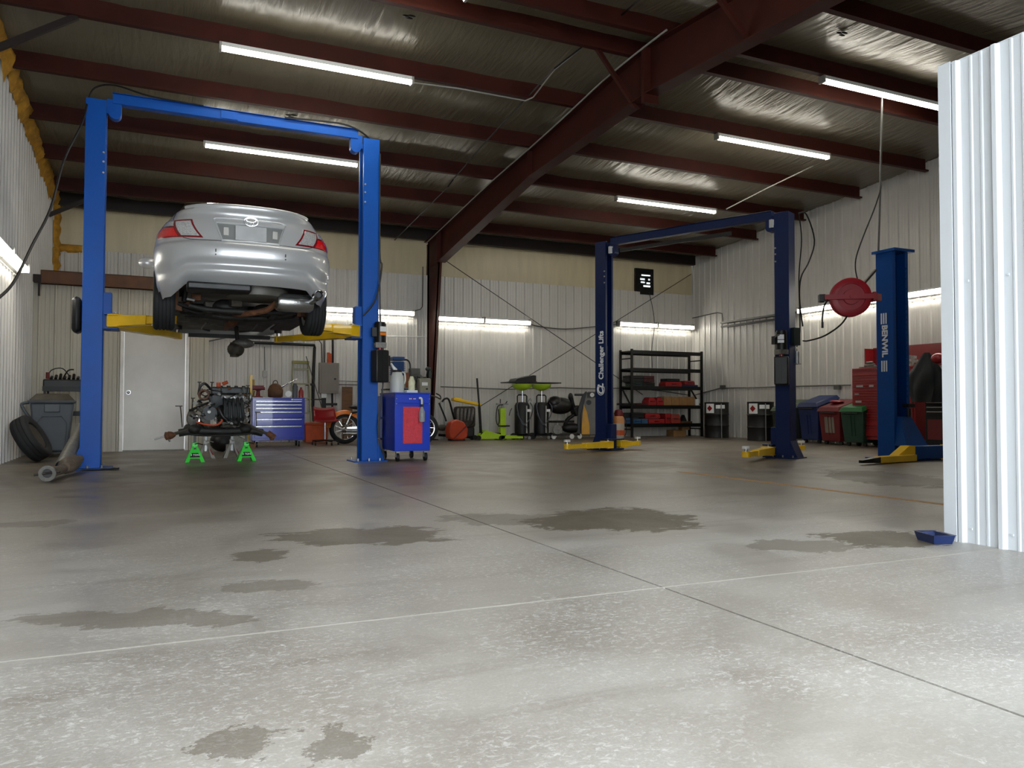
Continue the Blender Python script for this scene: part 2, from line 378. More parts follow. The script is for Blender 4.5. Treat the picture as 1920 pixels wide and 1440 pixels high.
# floor: four slabs with a saw-cut joint and a filled joint
fl = struct(M().bx(XL-0.3, XR+0.3, -9, YB+0.3, -0.30, -0.13).build('floor', mat('sub_base', (70, 66, 60), 0.9)))
JX, JY = 1.93, 2.72
for x0, x1, y0, y1 in ((XL-0.3, JX-0.006, -9, JY-0.007), (JX+0.006, XR+0.3, -9, JY-0.007), (XL-0.3, JX-0.006, JY+0.007, YB+0.3), (JX+0.006, XR+0.3, JY+0.007, YB+0.3)):
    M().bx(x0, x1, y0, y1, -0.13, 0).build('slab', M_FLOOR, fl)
M().bx(XL, XR, JY-0.0068, JY+0.0068, -0.03, -0.0005).build('joint_filler', mat('joint_filler', (190, 186, 178), 0.7), fl, label='pale filled joint across the floor')
M().bx(JX-0.0058, JX+0.0058, -9, YB, -0.03, -0.006).build('joint_filler', mat('dark_filler', (84, 78, 70), 0.8), fl, label='dark saw-cut joint running away from the camera')
M().bx(5.53, 5.61, 3.9, 7.52, 0, 0.0015).build('painted_line', mat('worn_yellow', (176, 132, 62), 0.6, 0, 0.35, 30), fl, label='worn yellow painted line')

# ribbed metal panels
RIB = [(0, 0), (0.013, 0.026), (0.036, 0.026), (0.049, 0), (0.098, 0), (0.104, 0.006), (0.114, 0.006), (0.12, 0), (0.158, 0), (0.164, 0.006), (0.174, 0.006), (0.18, 0)]
def panel(w, z0, z1, z2=None):    # local: x along the wall, y out into the room
    z2 = z1 if z2 is None else z2; P = []
    k = 0
    while k*0.2286 < w-1e-4:
        for a, b in RIB:
            x = k*0.2286+a
            if x < w-0.001: P.append((x, b))
        k += 1
    P.append((w, 0.0)); m = M(); n = len(P)
    vs = [(x, y, z0) for x, y in P]+[(x, y, z1+(z2-z1)*x/w) for x, y in P]
    m.add(vs, [(i, i+1, n+i+1, n+i) for i in range(n-1)])
    for zz in ((z0+0.08), (z0+z1)/2+0.1):      # screw heads on the flats
        for kk in range(0, int(w/0.2286)):
            m.cb((kk*0.2286+0.075, 0.004, zz), (0.012, 0.008, 0.012))
    return m
def wall_panels(parent, o, d, nrm, L, z0, top, mt, w=0.9144, off=0.0):
    d = Vector(d); nrm = Vector(nrm); X = Matrix((( d.x, nrm.x, 0), (d.y, nrm.y, 0), (0, 0, 1))).to_4x4()
    x = 0.0; cache = {}
    while x < L-0.02:
        ww = min(w, L-x); a = Vector(o)+d*x; b = Vector(o)+d*(x+ww)
        za, zb = (top(a), top(b)) if callable(top) else (top, top)
        mid = Vector(o)+d*(x+ww/2)
        key = (round(ww, 3), round(za, 3), round(zb, 3))
        if key not in cache: cache[key] = panel(ww, z0, za, zb).mesh('panel', mt, 0.4, False)
        ob = bpy.data.objects.new('panel', cache[key]); COL.objects.link(ob); ob.parent = parent
        ob.matrix_local = Matrix.Translation(a+nrm*0.002*(int(x*10) % 2)) @ X
        x += w
def backing(name, poly, ax, a, b, mt): return struct(M().prism(poly, ax, a, b).build(name, mt))
wb = backing('wall_back', [(XL-0.2, 0), (XR+0.2, 0), (XR+0.2, 5.1), (XL-0.2, 5.1)], 'y', YB+0.12, YB+0.2, M_PANEL)
wall_panels(wb, (XR, YB, 0), (-1, 0, 0), (0, -1, 0), XR-0.0, 0.0, 3.78, M_PANEL)
wall_panels(wb, (0.0, YB, 0), (-1, 0, 0), (0, -1, 0), -XL, 0.0, 3.78, M_PANEL)
rows = []
for k in range(9):
    z = 3.74+1.0*k/8; rows.append([(x*0.3+XL, YB+0.06-0.03*math.sin(PI*k/8)+0.012*noise.noise(Vector((x*0.9, k*0.5, 3))), z) for x in range(0, 51)])
M().grid(rows).build('insulation_facing', mat('cream_vinyl', (205, 192, 160), 0.4, 0, 0.08, 2, bump=0.3, stretch=(3, 1, 0.5)), wb, fix=False, ang=1.5, label='cream insulation facing above the panels')
wl = backing('wall_left', [(YF-0.2, 0), (YB+0.2, 0), (YB+0.2, cz(YB)+0.1), (RIDGE, cz(RIDGE)+0.1), (YF-0.2, cz(YF)+0.1)], 'x', XL-0.2, XL-0.12, M_PANEL)
wall_panels(wl, (XL, YF, 0), (0, 1, 0), (1, 0, 0), YB-YF, 0.0, lambda p: cz(p.y)-0.05, M_PANEL)
wr = backing('wall_right', [(YF-0.2, 0), (YB+0.2, 0), (YB+0.2, cz(YB)+0.1), (RIDGE, cz(RIDGE)+0.1), (YF-0.2, cz(YF)+0.1)], 'x', XR+0.12, XR+0.2, M_PANEL)
wall_panels(wr, (XR, YB, 0), (0, -1, 0), (-1, 0, 0), YB-YF, 0.0, lambda p: cz(p.y)-0.02, M_PANEL)
wf = backing('wall_front', [(XL-0.2, 4.15), (XR+0.2, 4.15), (XR+0.2, 5.0), (XL-0.2, 5.0)], 'y', YF-0.12, YF, M_PANEL)
M().bx(XL-0.2, -1.60, YF-0.12, YF, 0, 4.15).build('door_jamb_wall', M_PANEL, wf)
M().bx(4.3, XR+0.2, YF-0.12, YF, 0, 4.15).build('side_wall', M_PANEL, wf)

# spray foam along the top of the left wall and down the far left corner
def foam_strip(path, wid, seed):
    rows = []
    for i, (p, down, out) in enumerate(path):
        r = []
        for j in range(8):
            t = j/7; nn = noise.noise(Vector((i*0.55, j*0.9, seed))); e = noise.noise(Vector((i*1.7, 5.0, seed)))
            r.append(Vector(p)+Vector(down)*(wid*t*(1+0.55*e*t))+Vector(out)*(0.02+0.09*math.sin(PI*t)*(1+0.9*nn)))
        rows.append(r)
    return M().grid(rows)
foam_strip([((XL+0.005, 0.5+i*0.09, cz(0.5+i*0.09)+0.02), (0, 0, -1), (1, 0, 0.0)) for i in range(185)], 0.36, 1.3).build('spray_foam', M_FOAM, wl, fix=False, ang=2, label='ochre spray foam under the roof edge')
foam_strip([((XL+0.0, YB-0.02, 2.72+i*0.07), (0, -1, 0), (1, 0, 0)) for i in range(30)], 0.30, 7.1).build('spray_foam', M_FOAM, wl, fix=False, ang=2, label='ochre spray foam down the far corner')
foam_strip([((XL+i*0.06, YB-0.0, 3.86), (0, 0, -1), (0, -1, 0)) for i in range(9)], 0.14, 4.1).build('spray_foam', M_FOAM, wl, fix=False, ang=2, label='ochre spray foam over the back panels')
M().bar((XL+0.03, 16.0, 4.15), (XL+0.85, 16.0, 4.62), 0.05, 0.07).build('flange_brace', M_STEELD, wl)
M().bar((XL+0.03, 10.0, 4.55), (XL+0.95, 10.0, 5.17), 0.05, 0.07).build('flange_brace', M_STEELD, wl)

# ceiling
rows = []
ys = []
y = YF-0.1
PUR = [16.96, 16.08, 14.566, 13.052, 11.538, 10.024, 8.51, 7.9, 6.386, 4.872, 3.358, 1.844, 0.33, -0.55]
while y < YB+0.2:
    ys.append(y); y += 0.19
for y in ys:
    d = min(abs(y-p) for p in PUR); r = []
    for i in range(76):
        x = XL-0.15+i*0.204
        seam = 0.02*math.exp(-((((x-0.52+1.8) % 1.83)-0.9)/0.05)**2)
        r.append((x, y, cz(y)-0.045*min(1, d/0.6)+0.016*noise.noise(Vector((x*1.3, y*0.7, 0)))-seam))
    rows.append(r)
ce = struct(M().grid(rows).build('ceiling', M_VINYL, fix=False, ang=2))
pm = {}
def purlin(y, t=0.012, h=0.25, mt=M_STEEL, L=(XL+0.02, XR-0.12)):
    f = 0.075
    m = M().bx(L[0], L[1], -t/2, t/2, 0, h).bx(L[0], L[1], -f, -t/2, 0, 0.01).bx(L[0], L[1], -f, -f+0.008, 0.01, 0.03).bx(L[0], L[1], t/2, f, h-0.01, h)
    for xx in (L[0]+1.0, L[0]+1.15, L[0]+1.3, 4.75, 4.9, 5.05, 6.2, 6.35, 11.5, 11.65, 11.8, 11.95):     # lap bolts
        for zz in (0.07, 0.19): m.cyl((xx, -t/2-0.007, zz), (xx, -t/2, zz), 0.008, n=6)
    return m
me1 = purlin(0).mesh('purlin', M_STEEL, 0.5)
for i, y in enumerate(PUR):
    if i in (0, 13):
        o = M().bx(XL+0.02, XR-0.12, -0.06, 0.06, -0.0, 0.25).build('eave_strut', M_STEELD, ce)
    else:
        o = bpy.data.objects.new('purlin', me1); COL.objects.link(o); o.parent = ce
    o.location = (0, y, pz(y))

# rigid frame: tapered columns and rafter
XF = 5.65
fr = thing('steel_portal', 'dark red steel column and deep roof beam crossing the whole ceiling', 'steel frame', (XF, 16.95, 0))
def zt(y): return pz(y)-0.005
top = [(17.1, zt(17.1)), (RIDGE, zt(RIDGE))]; bot = [(RIDGE, 4.70), (11.6, 4.56), (16.25, 3.93)]
poly = [(17.1, zt(17.1)), (RIDGE, zt(RIDGE)), (RIDGE, 4.72), (11.6, 4.57), (16.2, 3.93), (17.1, 3.93)]
M().prism(poly, 'x', XF-0.008, XF+0.008).build('rafter_web', M_STEEL, fr, True)
def flange(p, w, t, name='flange', par=fr, x=XF):
    m = M()
    for (y0, z0), (y1, z1) in zip(p[:-1], p[1:]): m.bar((x, y0, z0), (x, y1, z1), w, t)
    return m.build(name, M_STEEL, par, True)
flange([(17.1, zt(17.1)-0.006), (RIDGE, zt(RIDGE)-0.006)], 0.2, 0.014); flange([(RIDGE, 4.72), (11.6, 4.57), (16.2, 3.93)], 0.2, 0.016)
poly2 = [(YF+0.05, zt(YF)), (RIDGE, zt(RIDGE)), (RIDGE, 4.72), (4.8, 4.50), (0.2, 3.93), (YF+0.05, 3.93)]
M().prism(poly2, 'x', XF-0.008, XF+0.008).build('rafter_web', M_STEEL, fr, True)
flange([(RIDGE, zt(RIDGE)-0.006), (YF+0.05, zt(YF)-0.006)], 0.2, 0.014); flange([(RIDGE, 4.72), (4.8, 4.50), (0.2, 3.93)], 0.2, 0.016)
M().bx(XF-0.11, XF+0.11, RIDGE-0.03, RIDGE+0.03, 4.6, zt(RIDGE)).build('splice_plate', M_STEEL, fr, True)
M().bx(XF-0.10, XF-0.008, 16.2, 16.22, 3.93, zt(16.2)).bx(XF-0.10, XF-0.008, 11.6, 11.612, 4.57, zt(11.6)).each('stiffener', M_STEEL, fr, True)
poly = [(17.1, 0.02), (17.1, 4.3), (16.3, 4.3), (16.2, 3.93), (16.86, 0.02)]
M().prism([(17.1, 0.02), (17.1, 3.95), (16.25, 3.95), (16.84, 0.02)], 'x', XF-0.008, XF+0.008).build('column_web', M_STEEL, fr, True)
flange([(16.84, 0.0), (16.25, 3.95)], 0.2, 0.016); flange([(17.1, 0), (17.1, 4.5)], 0.2, 0.016)
M().bx(XF-0.15, XF+0.15, 16.75, 17.14, 0, 0.02).build('base_plate', M_STEEL, fr, True)
for y0 in (8.51, 6.386):   # diagonal flange braces from purlin to bottom flange
    for sx in (-1, 1): M().bar((XF+sx*0.62, y0, pz(y0)+0.05), (XF+sx*0.02, y0, 4.66), 0.05, 0.05).build('flange_brace', M_STEEL, fr, True)
cd = M().tube([PX(a, b, XF-0.13) for a, b in ((799, 456), (860, 398), (923, 339), (1000, 272), (1070, 208), (1130, 152), (1189, 103), (1250, 56))], 0.013, 6, 3)
tag(cd.build('conduit', M_LGRY), 'thin pale conduit running along the side of the deep roof beam', 'conduit')
# second conduit and hanging wires crossing the roof
tag(M().tube([PY(740, 450, 16.3), PY(840, 350, 13.0), PY(850, 336, 13), PY(905, 272, 11.5), PY(990, 180, 10.0), PY(1040, 128, 8.6), PY(1140, 50, 8.5), PY(1210, -10, 7.0)], 0.012, 6).build('cable', M_ROPE), 'dark cable strung diagonally across the purlins left of the roof beam', 'cable')
tag(M().tube([PY(774, 155, 10.0), PY(860, 166, 10.0), PY(985, 189, 10.0), PY(1000, 182, 9.9), PY(1040, 130, 8.9), PY(1130, 58, 8.5), PY(1148, 50, 8.5), PY(1230, 68, 8.3)], 0.011, 6).build('conduit', M_LGRY), 'thin conduit from the nearest left ceiling light to the roof beam', 'conduit')
tag(M().cb(PY(1140, 50, 8.45), (0.12, 0.08, 0.08)).build('junction_box', M_GRIME), 'small dark junction box where cables meet near the roof peak', 'junction box')
tag(M().tube([PY(1230, 172, 9.5), PY(1290, 210, 10.3), PY(1365, 290, 11.6), PY(1400, 318, 12.3), PY(1485, 385, 13.5), PY(1512, 412, 14.2)], 0.007, 5).build('brace_rod', M_STEELD), 'thin roof brace rod running down from the beam towards the right wall', 'rod')

# inner office box at the far left with door
YO = 14.5; XO = 0.78; ZO = 2.72
wi = struct(M().bx(XL, XO, YO+0.10, YO+0.14, 2.06, ZO).bx(XL, -0.56, YO+0.10, YO+0.14, 0, 2.06).bx(0.50, XO, YO+0.10, YO+0.14, 0, 2.06).bx(XO-0.06, XO-0.02, YO+0.14, YB-0.03, 0, ZO).bx(XL, XO, YO+0.12, YB-0.03, ZO-0.05, ZO-0.01).build('wall_inner', M_CREAM))
wall_panels(wi, (-0.56, YO, 0), (-1, 0, 0), (0, -1, 0), -0.56-XL, 0, ZO, M_CREAM)
wall_panels(wi, (XO, YO, 0), (-1, 0, 0), (0, -1, 0), XO-0.50, 0, ZO, M_CREAM)
wall_panels(wi, (0.50, YO, 0), (-1, 0, 0), (0, -1, 0), 1.06, 2.06, ZO, M_CREAM)
wall_panels(wi, (XO, YO, 0), (0, 1, 0), (1, 0, 0), YB-YO-0.05, 0, ZO, M_PANEL)
M().bx(XO-0.02, XO+0.03, YO-0.03, YO+0.05, 0, ZO).build('corner_trim', M_CREAM, wi)
dr = M().bx(-0.50, 0.44, YO+0.0, YO+0.045, 0.01, 2.03).build('door_1', mat('door_paint', (196, 192, 186), 0.38, 0.1, 0.05, 4, bump=0.05)); struct(dr)
M().bx(-0.56, -0.505, YO-0.04, YO+0.06, 0, 2.06).bx(0.445, 0.50, YO-0.04, YO+0.06, 0, 2.06).bx(-0.56, 0.50, YO-0.04, YO+0.06, 2.035, 2.09).build('door_frame', mat('frame_white', (232, 228, 222), 0.3), dr)
for xx in (-0.503, 0.441): M().bx(xx, xx+0.007, YO+0.02, YO+0.03, 0.02, 2.02).build('daylight_gap', M_DAY, dr, label='line of daylight beside the door')
M().bx(-0.50, 0.44, YO-0.03, YO+0.0, 0.0, 0.018).build('threshold', M_ALU, dr)
M().cyl((-0.43, YO, 0.98), (-0.43, YO-0.05, 0.98), 0.012).ell((-0.43, YO-0.06, 0.98), 0.03).lathe([(0.034, 0), (0.034, 0.008)], (-0.43, YO, 0.98), (0, -1, 0), 16).build('door_knob', M_CHR, dr)
bm = thing('steel_channel', 'rusty brown steel channel lying along the top of the inner office wall', 'steel beam', (XL+0.01, YO, ZO+0.03))
M().bx(XL+0.12, 0.55, YO-0.13, YO-0.115, ZO-0.02, ZO+0.20).bx(XL+0.12, 0.55, YO-0.13, YO-0.04, ZO+0.19, ZO+0.20).bx(XL+0.12, 0.55, YO-0.13, YO-0.04, ZO-0.02, ZO-0.01).build('channel', mat('brown_steel', (96, 62, 40), 0.6, 0.1, 0.3, 6), bm, True)
M().bx(XL+0.02, XL+0.13, YO-0.16, YO-0.02, ZO-0.0, ZO+0.12).bx(XL+0.09, XL+0.12, YO-0.15, YO-0.12, ZO-0.22, ZO).build('end_bracket', M_STEELD, bm, True)

# white ribbed room on the near right
XP, YP, ZP = 4.12, 3.012, 2.72
wp = struct(M().bx(XP+0.06, XP+0.12, YF, YP-0.05, 0, ZP-0.03).bx(XP+0.06, 9.0, YP-0.12, YP-0.06, 0, ZP-0.03).bx(XP+0.06, 9.0, YF, YP-0.06, ZP-0.06, ZP-0.02).build('wall_partition', M_PANELB))
wall_panels(wp, (XP, YP-0.036, 0), (0, -1, 0), (-1, 0, 0), YP-YF-0.04, 0, ZP, M_PANELB)
wall_panels(wp, (XP, YP, 0), (1, 0, 0), (0, 1, 0), 4.8, 0, ZP, M_PANELB)
M().prism([(XP-0.030, YP-0.042), (XP-0.030, YP+0.034), (XP+0.1, YP+0.034), (XP+0.1, YP+0.0275), (XP-0.022, YP+0.0275), (XP-0.022, YP-0.042)], 'z', 0, ZP+0.005).build('corner_trim', M_PANELB, wp)
M().bx(XP-0.004, XP+0.1, YF, YP+0.03, ZP, ZP+0.006).build('cap_trim', M_PANELB, wp)

# ------------------------------------------------------------------ ceiling strip lights
def strip_light(x0, y, label):
    z = pz(y)-0.002; t = thing('strip_light', label, 'ceiling light', (x0, y, z), 0, 'long LED strip lights under the purlins')
    M().bx(0, 2.43, -0.05, 0.05, -0.05, 0).build('housing', M_WHT, t)
    n = 8; pr = [(0.048*math.cos(PI+PI*i/n), -0.05+0.045*math.sin(PI+PI*i/n)) for i in range(n+1)]
    M().prism(pr, 'x', 0.02, 2.41).build('lens', M_TUBE, t)
    M().bx(-0.01, 0.02, -0.052, 0.052, -0.098, 0).bx(2.41, 2.44, -0.052, 0.052, -0.098, 0).each('end_cap', M_LGRY, t)
strip_light(0.64, 10.0, 'long strip light above the nearer half of the blue lift, left of the roof beam')
strip_light(0.62, 13.03, 'long strip light behind the overhead bar of the lift holding the car')
strip_light(0.60, 7.88, 'strip light cut off by the top edge of the picture')
strip_light(8.17, 13.03, 'smallest strip light right of the roof beam, above the navy lift bar')
strip_light(8.17, 10.0, 'middle one of the three strip lights right of the roof beam')
strip_light(8.25, 7.88, 'nearest strip light on the right, running behind the white ribbed wall')

# ------------------------------------------------------------------ wall shop lights (two 4 ft units on a hook rail)
def shop_light(X, L, label, n=2, lit=True):   # X: matrix with local x along the wall, y out, origin on the wall at lamp height
    t = thing('shop_light', label, 'wall light', X.to_translation(), 0, 'fluorescent shop lights on the walls'); w = L/n; B = X
    for k in range(n):
        a, b = k*w+0.01, (k+1)*w-0.01
        m = M().prism([(0.02, 0.07), (0.16, 0.03), (0.16, 0.02), (0.015, 0.06)], 'x', a, b).bx(a, b, 0.0, 0.05, -0.06, 0.07)
        m.xf(B).build('hood', M_WHT, t, True)
        if lit:
            M().cyl((a+0.02, 0.10, 0.02), (b-0.02, 0.10, 0.02), 0.019, n=10).cyl((a+0.02, 0.12, -0.03), (b-0.02, 0.12, -0.03), 0.019, n=10).xf(B).each('tube', M_WTUBE, t, True)
        M().bx(a, a+0.012, 0.0, 0.19, -0.07, 0.07).bx(b-0.012, b, 0.0, 0.19, -0.07, 0.07).xf(B).each('end_plate', M_LGRY, t, True)
    m = M().bx(0, L, 0.05, 0.065, -0.15, -0.13)
    for i in range(int(L/0.23)): m.bx(0.1+i*0.23, 0.125+i*0.23, 0.05, 0.075, -0.17, -0.145)
    m.xf(B).build('hook_rail', M_LGRY, t, True)
def WM(o, d, nn): d = Vector(d); nn = Vector(nn); return Matrix.Translation(Vector(o)) @ Matrix((d, nn, (0, 0, 1))).transposed().to_4x4()
shop_light(WM((2.86, YB-0.03, 2.88), (1, 0, 0), (0, -1, 0)), 2.44, 'lit double shop light on the back wall behind the blue lift post')
shop_light(WM((5.78, YB-0.03, 2.80), (1, 0, 0), (0, -1, 0)), 2.44, 'lit double shop light on the back wall right of the dark red column')
shop_light(WM((10.72, YB-0.03, 2.90), (1, 0, 0), (0, -1, 0)), 2.36, 'lit double shop light above the black shelving rack')
shop_light(WM((XR-0.03, 13.2, 2.92), (0, -1, 0), (-1, 0, 0)), 2.44, 'lit double shop light on the right wall behind the red hose reel')
shop_light(WM((XR-0.03, 10.7, 2.92), (0, -1, 0), (-1, 0, 0)), 2.44, 'lit double shop light on the right wall beside the white ribbed wall')
shop_light(WM((XL+0.03, 10.02, 2.64), (0, 1, 0), (1, 0, 0)), 2.44, 'lit double shop light low on the left wall, cut by the picture edge')
# ================================================================== TWO-POST LIFTS
def rotz(a): return Matrix.Rotation(a, 4, 'Z')
def arm(t, piv, tip, zc, mt, pad_h=0.10, k=0.62, w0=0.16, w1=0.11, tipmat=None, hh=1.0):
    p = Vector((piv[0], piv[1], zc)); q = Vector((tip[0], tip[1], zc)); m = p.lerp(q, k); d = (q-p).normalized()
    a = M().taper(p, m, (w0, 0.135*hh), (w1, 0.115*hh)).bar(p+d*0.02+Vector((0, 0, 0.07*hh)), p+d*0.16+Vector((0, 0, 0.07*hh)), w0+0.03, 0.014).bar(p+d*0.02-Vector((0, 0, 0.07*hh)), p+d*0.16-Vector((0, 0, 0.07*hh)), w0+0.03, 0.014).build('arm', mt, t, bev=0.004)
    M().bar(p.lerp(q, k-0.02), q, w1*0.72, 0.085*hh).cyl(q-Vector((0, 0, 0.045*hh)), q+Vector((0, 0, 0.045)), w1*0.5, n=16).build('inner_arm', mt, a)
    M().cyl(q+Vector((0, 0, 0.045)), q+Vector((0, 0, 0.045+pad_h*0.5)), 0.025, n=12).build('screw_post', M_CHR, a)
    M().cyl(q+Vector((0, 0, 0.045+pad_h*0.5)), q+Vector((0, 0, 0.045+pad_h)), 0.055, n=16).build('pad', M_RUB if tipmat is None else tipmat, a)
    M().cyl(p+d*0.06-Vector((0, 0, 0.09*hh)), p+d*0.06+Vector((0, 0, 0.1)), 0.022, n=12).build('pivot_pin', M_CHR, a)
    return a
def column(t, x0, s, h, mt, d=0.28, w=0.22, gus=True):   # s=+1: opens towards +x
    def X(v): return x0+s*v
    U = [(X(-w/2), -d/2), (X(w/2), -d/2), (X(w/2), -d/2+0.05), (X(w/2-0.012), -d/2+0.05), (X(w/2-0.012), -d/2+0.012), (X(-w/2+0.012), -d/2+0.012), (X(-w/2+0.012), d/2-0.012), (X(w/2-0.012), d/2-0.012), (X(w/2-0.012), d/2-0.05), (X(w/2), d/2-0.05), (X(w/2), d/2), (X(-w/2), d/2)]
    c = M().prism(U, 'z', 0.015, h).build('column', mt, t, bev=0.004)
    M().bx(X(0)-0.23, X(0)+0.23, -d/2-0.09, d/2+0.09, 0, 0.016).build('base_plate', mt, c)
    if gus:
        for y in (-d/2+0.0, d/2-0.012):
            M().prism([(X(-w/2), 0.016), (X(-w/2-0.11), 0.016), (X(-w/2-0.09), 0.05), (X(-w/2), 0.26)], 'y', y, y+0.012).build('gusset', mt, c)
        M().add([(X(-w/2-0.11), -d/2, 0.016), (X(-w/2-0.11), d/2, 0.016), (X(-w/2), d/2, 0.26), (X(-w/2), -d/2, 0.26)], [(0, 1, 2, 3)]).build('gusset_face', mt, c)
    for yy in (-d/2-0.055, d/2+0.055):
        for xx in (-0.17, -0.02, 0.13): M().cyl((x0+xx, yy, 0.016), (x0+xx, yy, 0.05), 0.012, n=6).build('anchor_bolt', M_ZINC, c)
    for z in (h*0.855, h*0.83, h*0.80): 
        for sy in (-1, 1): M().cyl((X(w/2-0.02), sy*(d/2), z), (X(w/2-0.02), sy*(d/2+0.014), z), 0.013, n=6).build('bolt', M_ZINC, c)
    M().cyl((X(0.02), 0.06, h-0.05), (X(0.02), 0.06, 0.3), 0.006, n=6).build('lift_cable', M_GALV, c)
    M().bx(min(X(-0.02), X(0.06)), max(X(-0.02), X(0.06)), -0.03, 0.03, 0.2, h*0.5).build('ram', M_BLKM, c)
    return c
def lift(name, label, A, B, h, mt, zc, tips, beam_z, dark=M_BLKM, ymat=M_YEL, padh=0.10, d=0.28, w=0.22, hh=1.0, tipmat=None):
    A = Vector(A); B = Vector(B); v = B-A; L = v.length; t = thing(name, label, 'car lift', (A.x, A.y, 0), math.atan2(v.y, v.x))
    column(t, 0, 1, h, mt, d, w); column(t, L, -1, h, mt, d, w)
    for s, x0 in ((1, 0), (-1, L)):
        def X(q): return x0+s*q
        M().bx(min(X(-0.05), X(w/2+0.09)), max(X(-0.05), X(w/2+0.09)), -0.085, 0.085, zc-0.10, zc+0.35).build('carriage', mt, t, bev=0.005)
        M().bx(min(X(w/2+0.02), X(w/2+0.17)), max(X(w/2+0.02), X(w/2+0.17)), -0.20, 0.20, zc+0.075, zc+0.095).bx(min(X(w/2+0.02), X(w/2+0.17)), max(X(w/2+0.02), X(w/2+0.17)), -0.20, 0.20, zc-0.095, zc-0.075).each('arm_bracket', mt, t)
        M().bx(min(X(w/2), X(w/2+0.16)), max(X(w/2), X(w/2+0.16)), -0.05, 0.05, beam_z-0.14, beam_z+0.04).cyl((X(w/2+0.09), -0.06, beam_z-0.13), (X(w/2+0.09), 0.06, beam_z-0.13), 0.07, n=18).build('sheave_bracket', mt, t)
    M().bx(w/2+0.06, L-w/2-0.06, -0.06, 0.06, beam_z-0.01, beam_z+0.11).bx(w/2+0.06, L-w/2-0.06, -0.085, 0.085, beam_z+0.11, beam_z+0.118).build('overhead_beam', mt, t, bev=0.004)
    M().bx(L*0.42, L*0.48, -0.075, -0.06, beam_z+0.0, beam_z+0.10).build('splice_plate', mt, t)
    for (ci, px_, py_, tx, ty) in tips:
        x0, s = (0, 1) if ci == 0 else (L, -1)
        arm(t, (x0+s*(w/2+0.09), py_), (tx, ty), zc, ymat, padh, tipmat=tipmat, hh=hh)
    return t, L
def power_unit(t, o, d, motor_h=0.30, tank=(0.17, 0.40), lab=None, fwd=(0, -1, 0)):
    # o: world point on the column face at the top of the motor; d: direction away from the column
    o = Vector(o); d = Vector(d).normalized(); s = d.cross(Vector((0, 0, 1)))
    c = o+d*0.10
    M().cyl(c, c-Vector((0, 0, motor_h)), 0.082, n=20).cyl(c+Vector((0, 0, 0.02)), c, 0.07, n=20).build('motor', M_BLKM, t, True)
    M().cb(c+s*0.09-Vector((0, 0, 0.12)), (0.07, 0.07, 0.12)).build('capacitor_box', M_BLK, t, True)
    F_ = face(c+d*0.086-Vector((0, 0, 0.08)), s*-1 if (s*-1).cross(Vector((0, 0, 1))).dot(d) > 0 else s, (0, 0, 1))
    X_ = ROOTM[t.name].inverted() @ F_
    M().bx(-0.045, 0.045, -0.035, 0.035, -0.004, 0.004).xf(X_).build('warning_label', M_STICK, t)
    M().bx(-0.045, 0.045, -0.085, -0.045, -0.004, 0.004).xf(X_).build('warning_label', M_ORST if lab else M_STICK, t)
    M().cb(c-Vector((0, 0, motor_h+0.035)), (0.15, 0.13, 0.07)).cyl(c+s*0.09-Vector((0, 0, motor_h+0.03)), c-s*0.09-Vector((0, 0, motor_h+0.03)), 0.02).build('valve_block', M_ALU, t, True)
    M().cyl(c-Vector((0, 0, motor_h+0.07)), c-Vector((0, 0, motor_h+0.11)), 0.035).build('filler_cap', M_RED, t, True)
    z1 = motor_h+0.10; cc = c-Vector((0, 0, z1+tank[1]/2))
    R = Matrix((s, d, Vector((0, 0, 1)))).transposed()
    a = M().cb(cc, (tank[0], 0.17, tank[1]), R).build('fluid_tank', M_BLK, t, True, bev=0.02)
    M().cb(cc+d*0.088, (0.012, 0.008, tank[1]*0.9), R).build('tank_rib', M_BLK, a, True)

LZ = 1.77
l1, L1 = lift('two_post_lift', 'bright blue two-post lift holding up the silver car', (-0.71, 10.64, 0), (2.65, 10.64, 0), 4.44, M_BLUE, LZ,
              [(0, 0, -0.12, 0.86, -0.62), (0, 0, 0.12, 0.98, 1.65), (1, 0, -0.12, 2.50, -0.62), (1, 0, 0.12, 2.38, 1.65)], 4.45)
power_unit(l1, PY(706, 608, 10.48), (0.25, -1, 0), 0.26, (0.20, 0.44), lab=True)
M().prism([(-0.22, -0.16), (-0.12, -0.16), (-0.12, 0.16), (-0.22, 0.16)], 'z', 1.62, 2.05).build('side_box', M_BLK, l1, bev=0.05)
M().tube([(-0.09, -0.05, 4.44), (-0.02, -0.05, 4.60), (0.2, -0.07, 4.66), (0.6, -0.1, 4.58), (1.2, -0.09, 4.57)], 0.012, 6, 5).build('hydraulic_hose', M_ROPE, l1)
M().tube([(2.2, -0.09, 4.57), (2.9, -0.1, 4.60), (3.2, -0.07, 4.55), (3.40, -0.0, 4.45)], 0.012, 6, 5).build('hydraulic_hose', M_ROPE, l1)
M().tube([PY(711, 560, 10.45)+Vector((0, 0, 2.0)), PY(712, 470, 10.45), PY(716, 500, 10.42), PY(705, 560, 10.38), PY(681, 592, 10.36)], 0.011, 6, 5).build('hydraulic_hose', M_ROPE, l1, True)
M().tube([PY(712, 440, 10.45), PY(713, 600, 10.44), PY(720, 680, 10.42), PY(716, 740, 10.42), PY(709, 800, 10.42), PY(716, 840, 10.40), PY(722, 862, 10.3)], 0.011, 6, 5).build('hydraulic_hose', M_ROPE, l1, True)

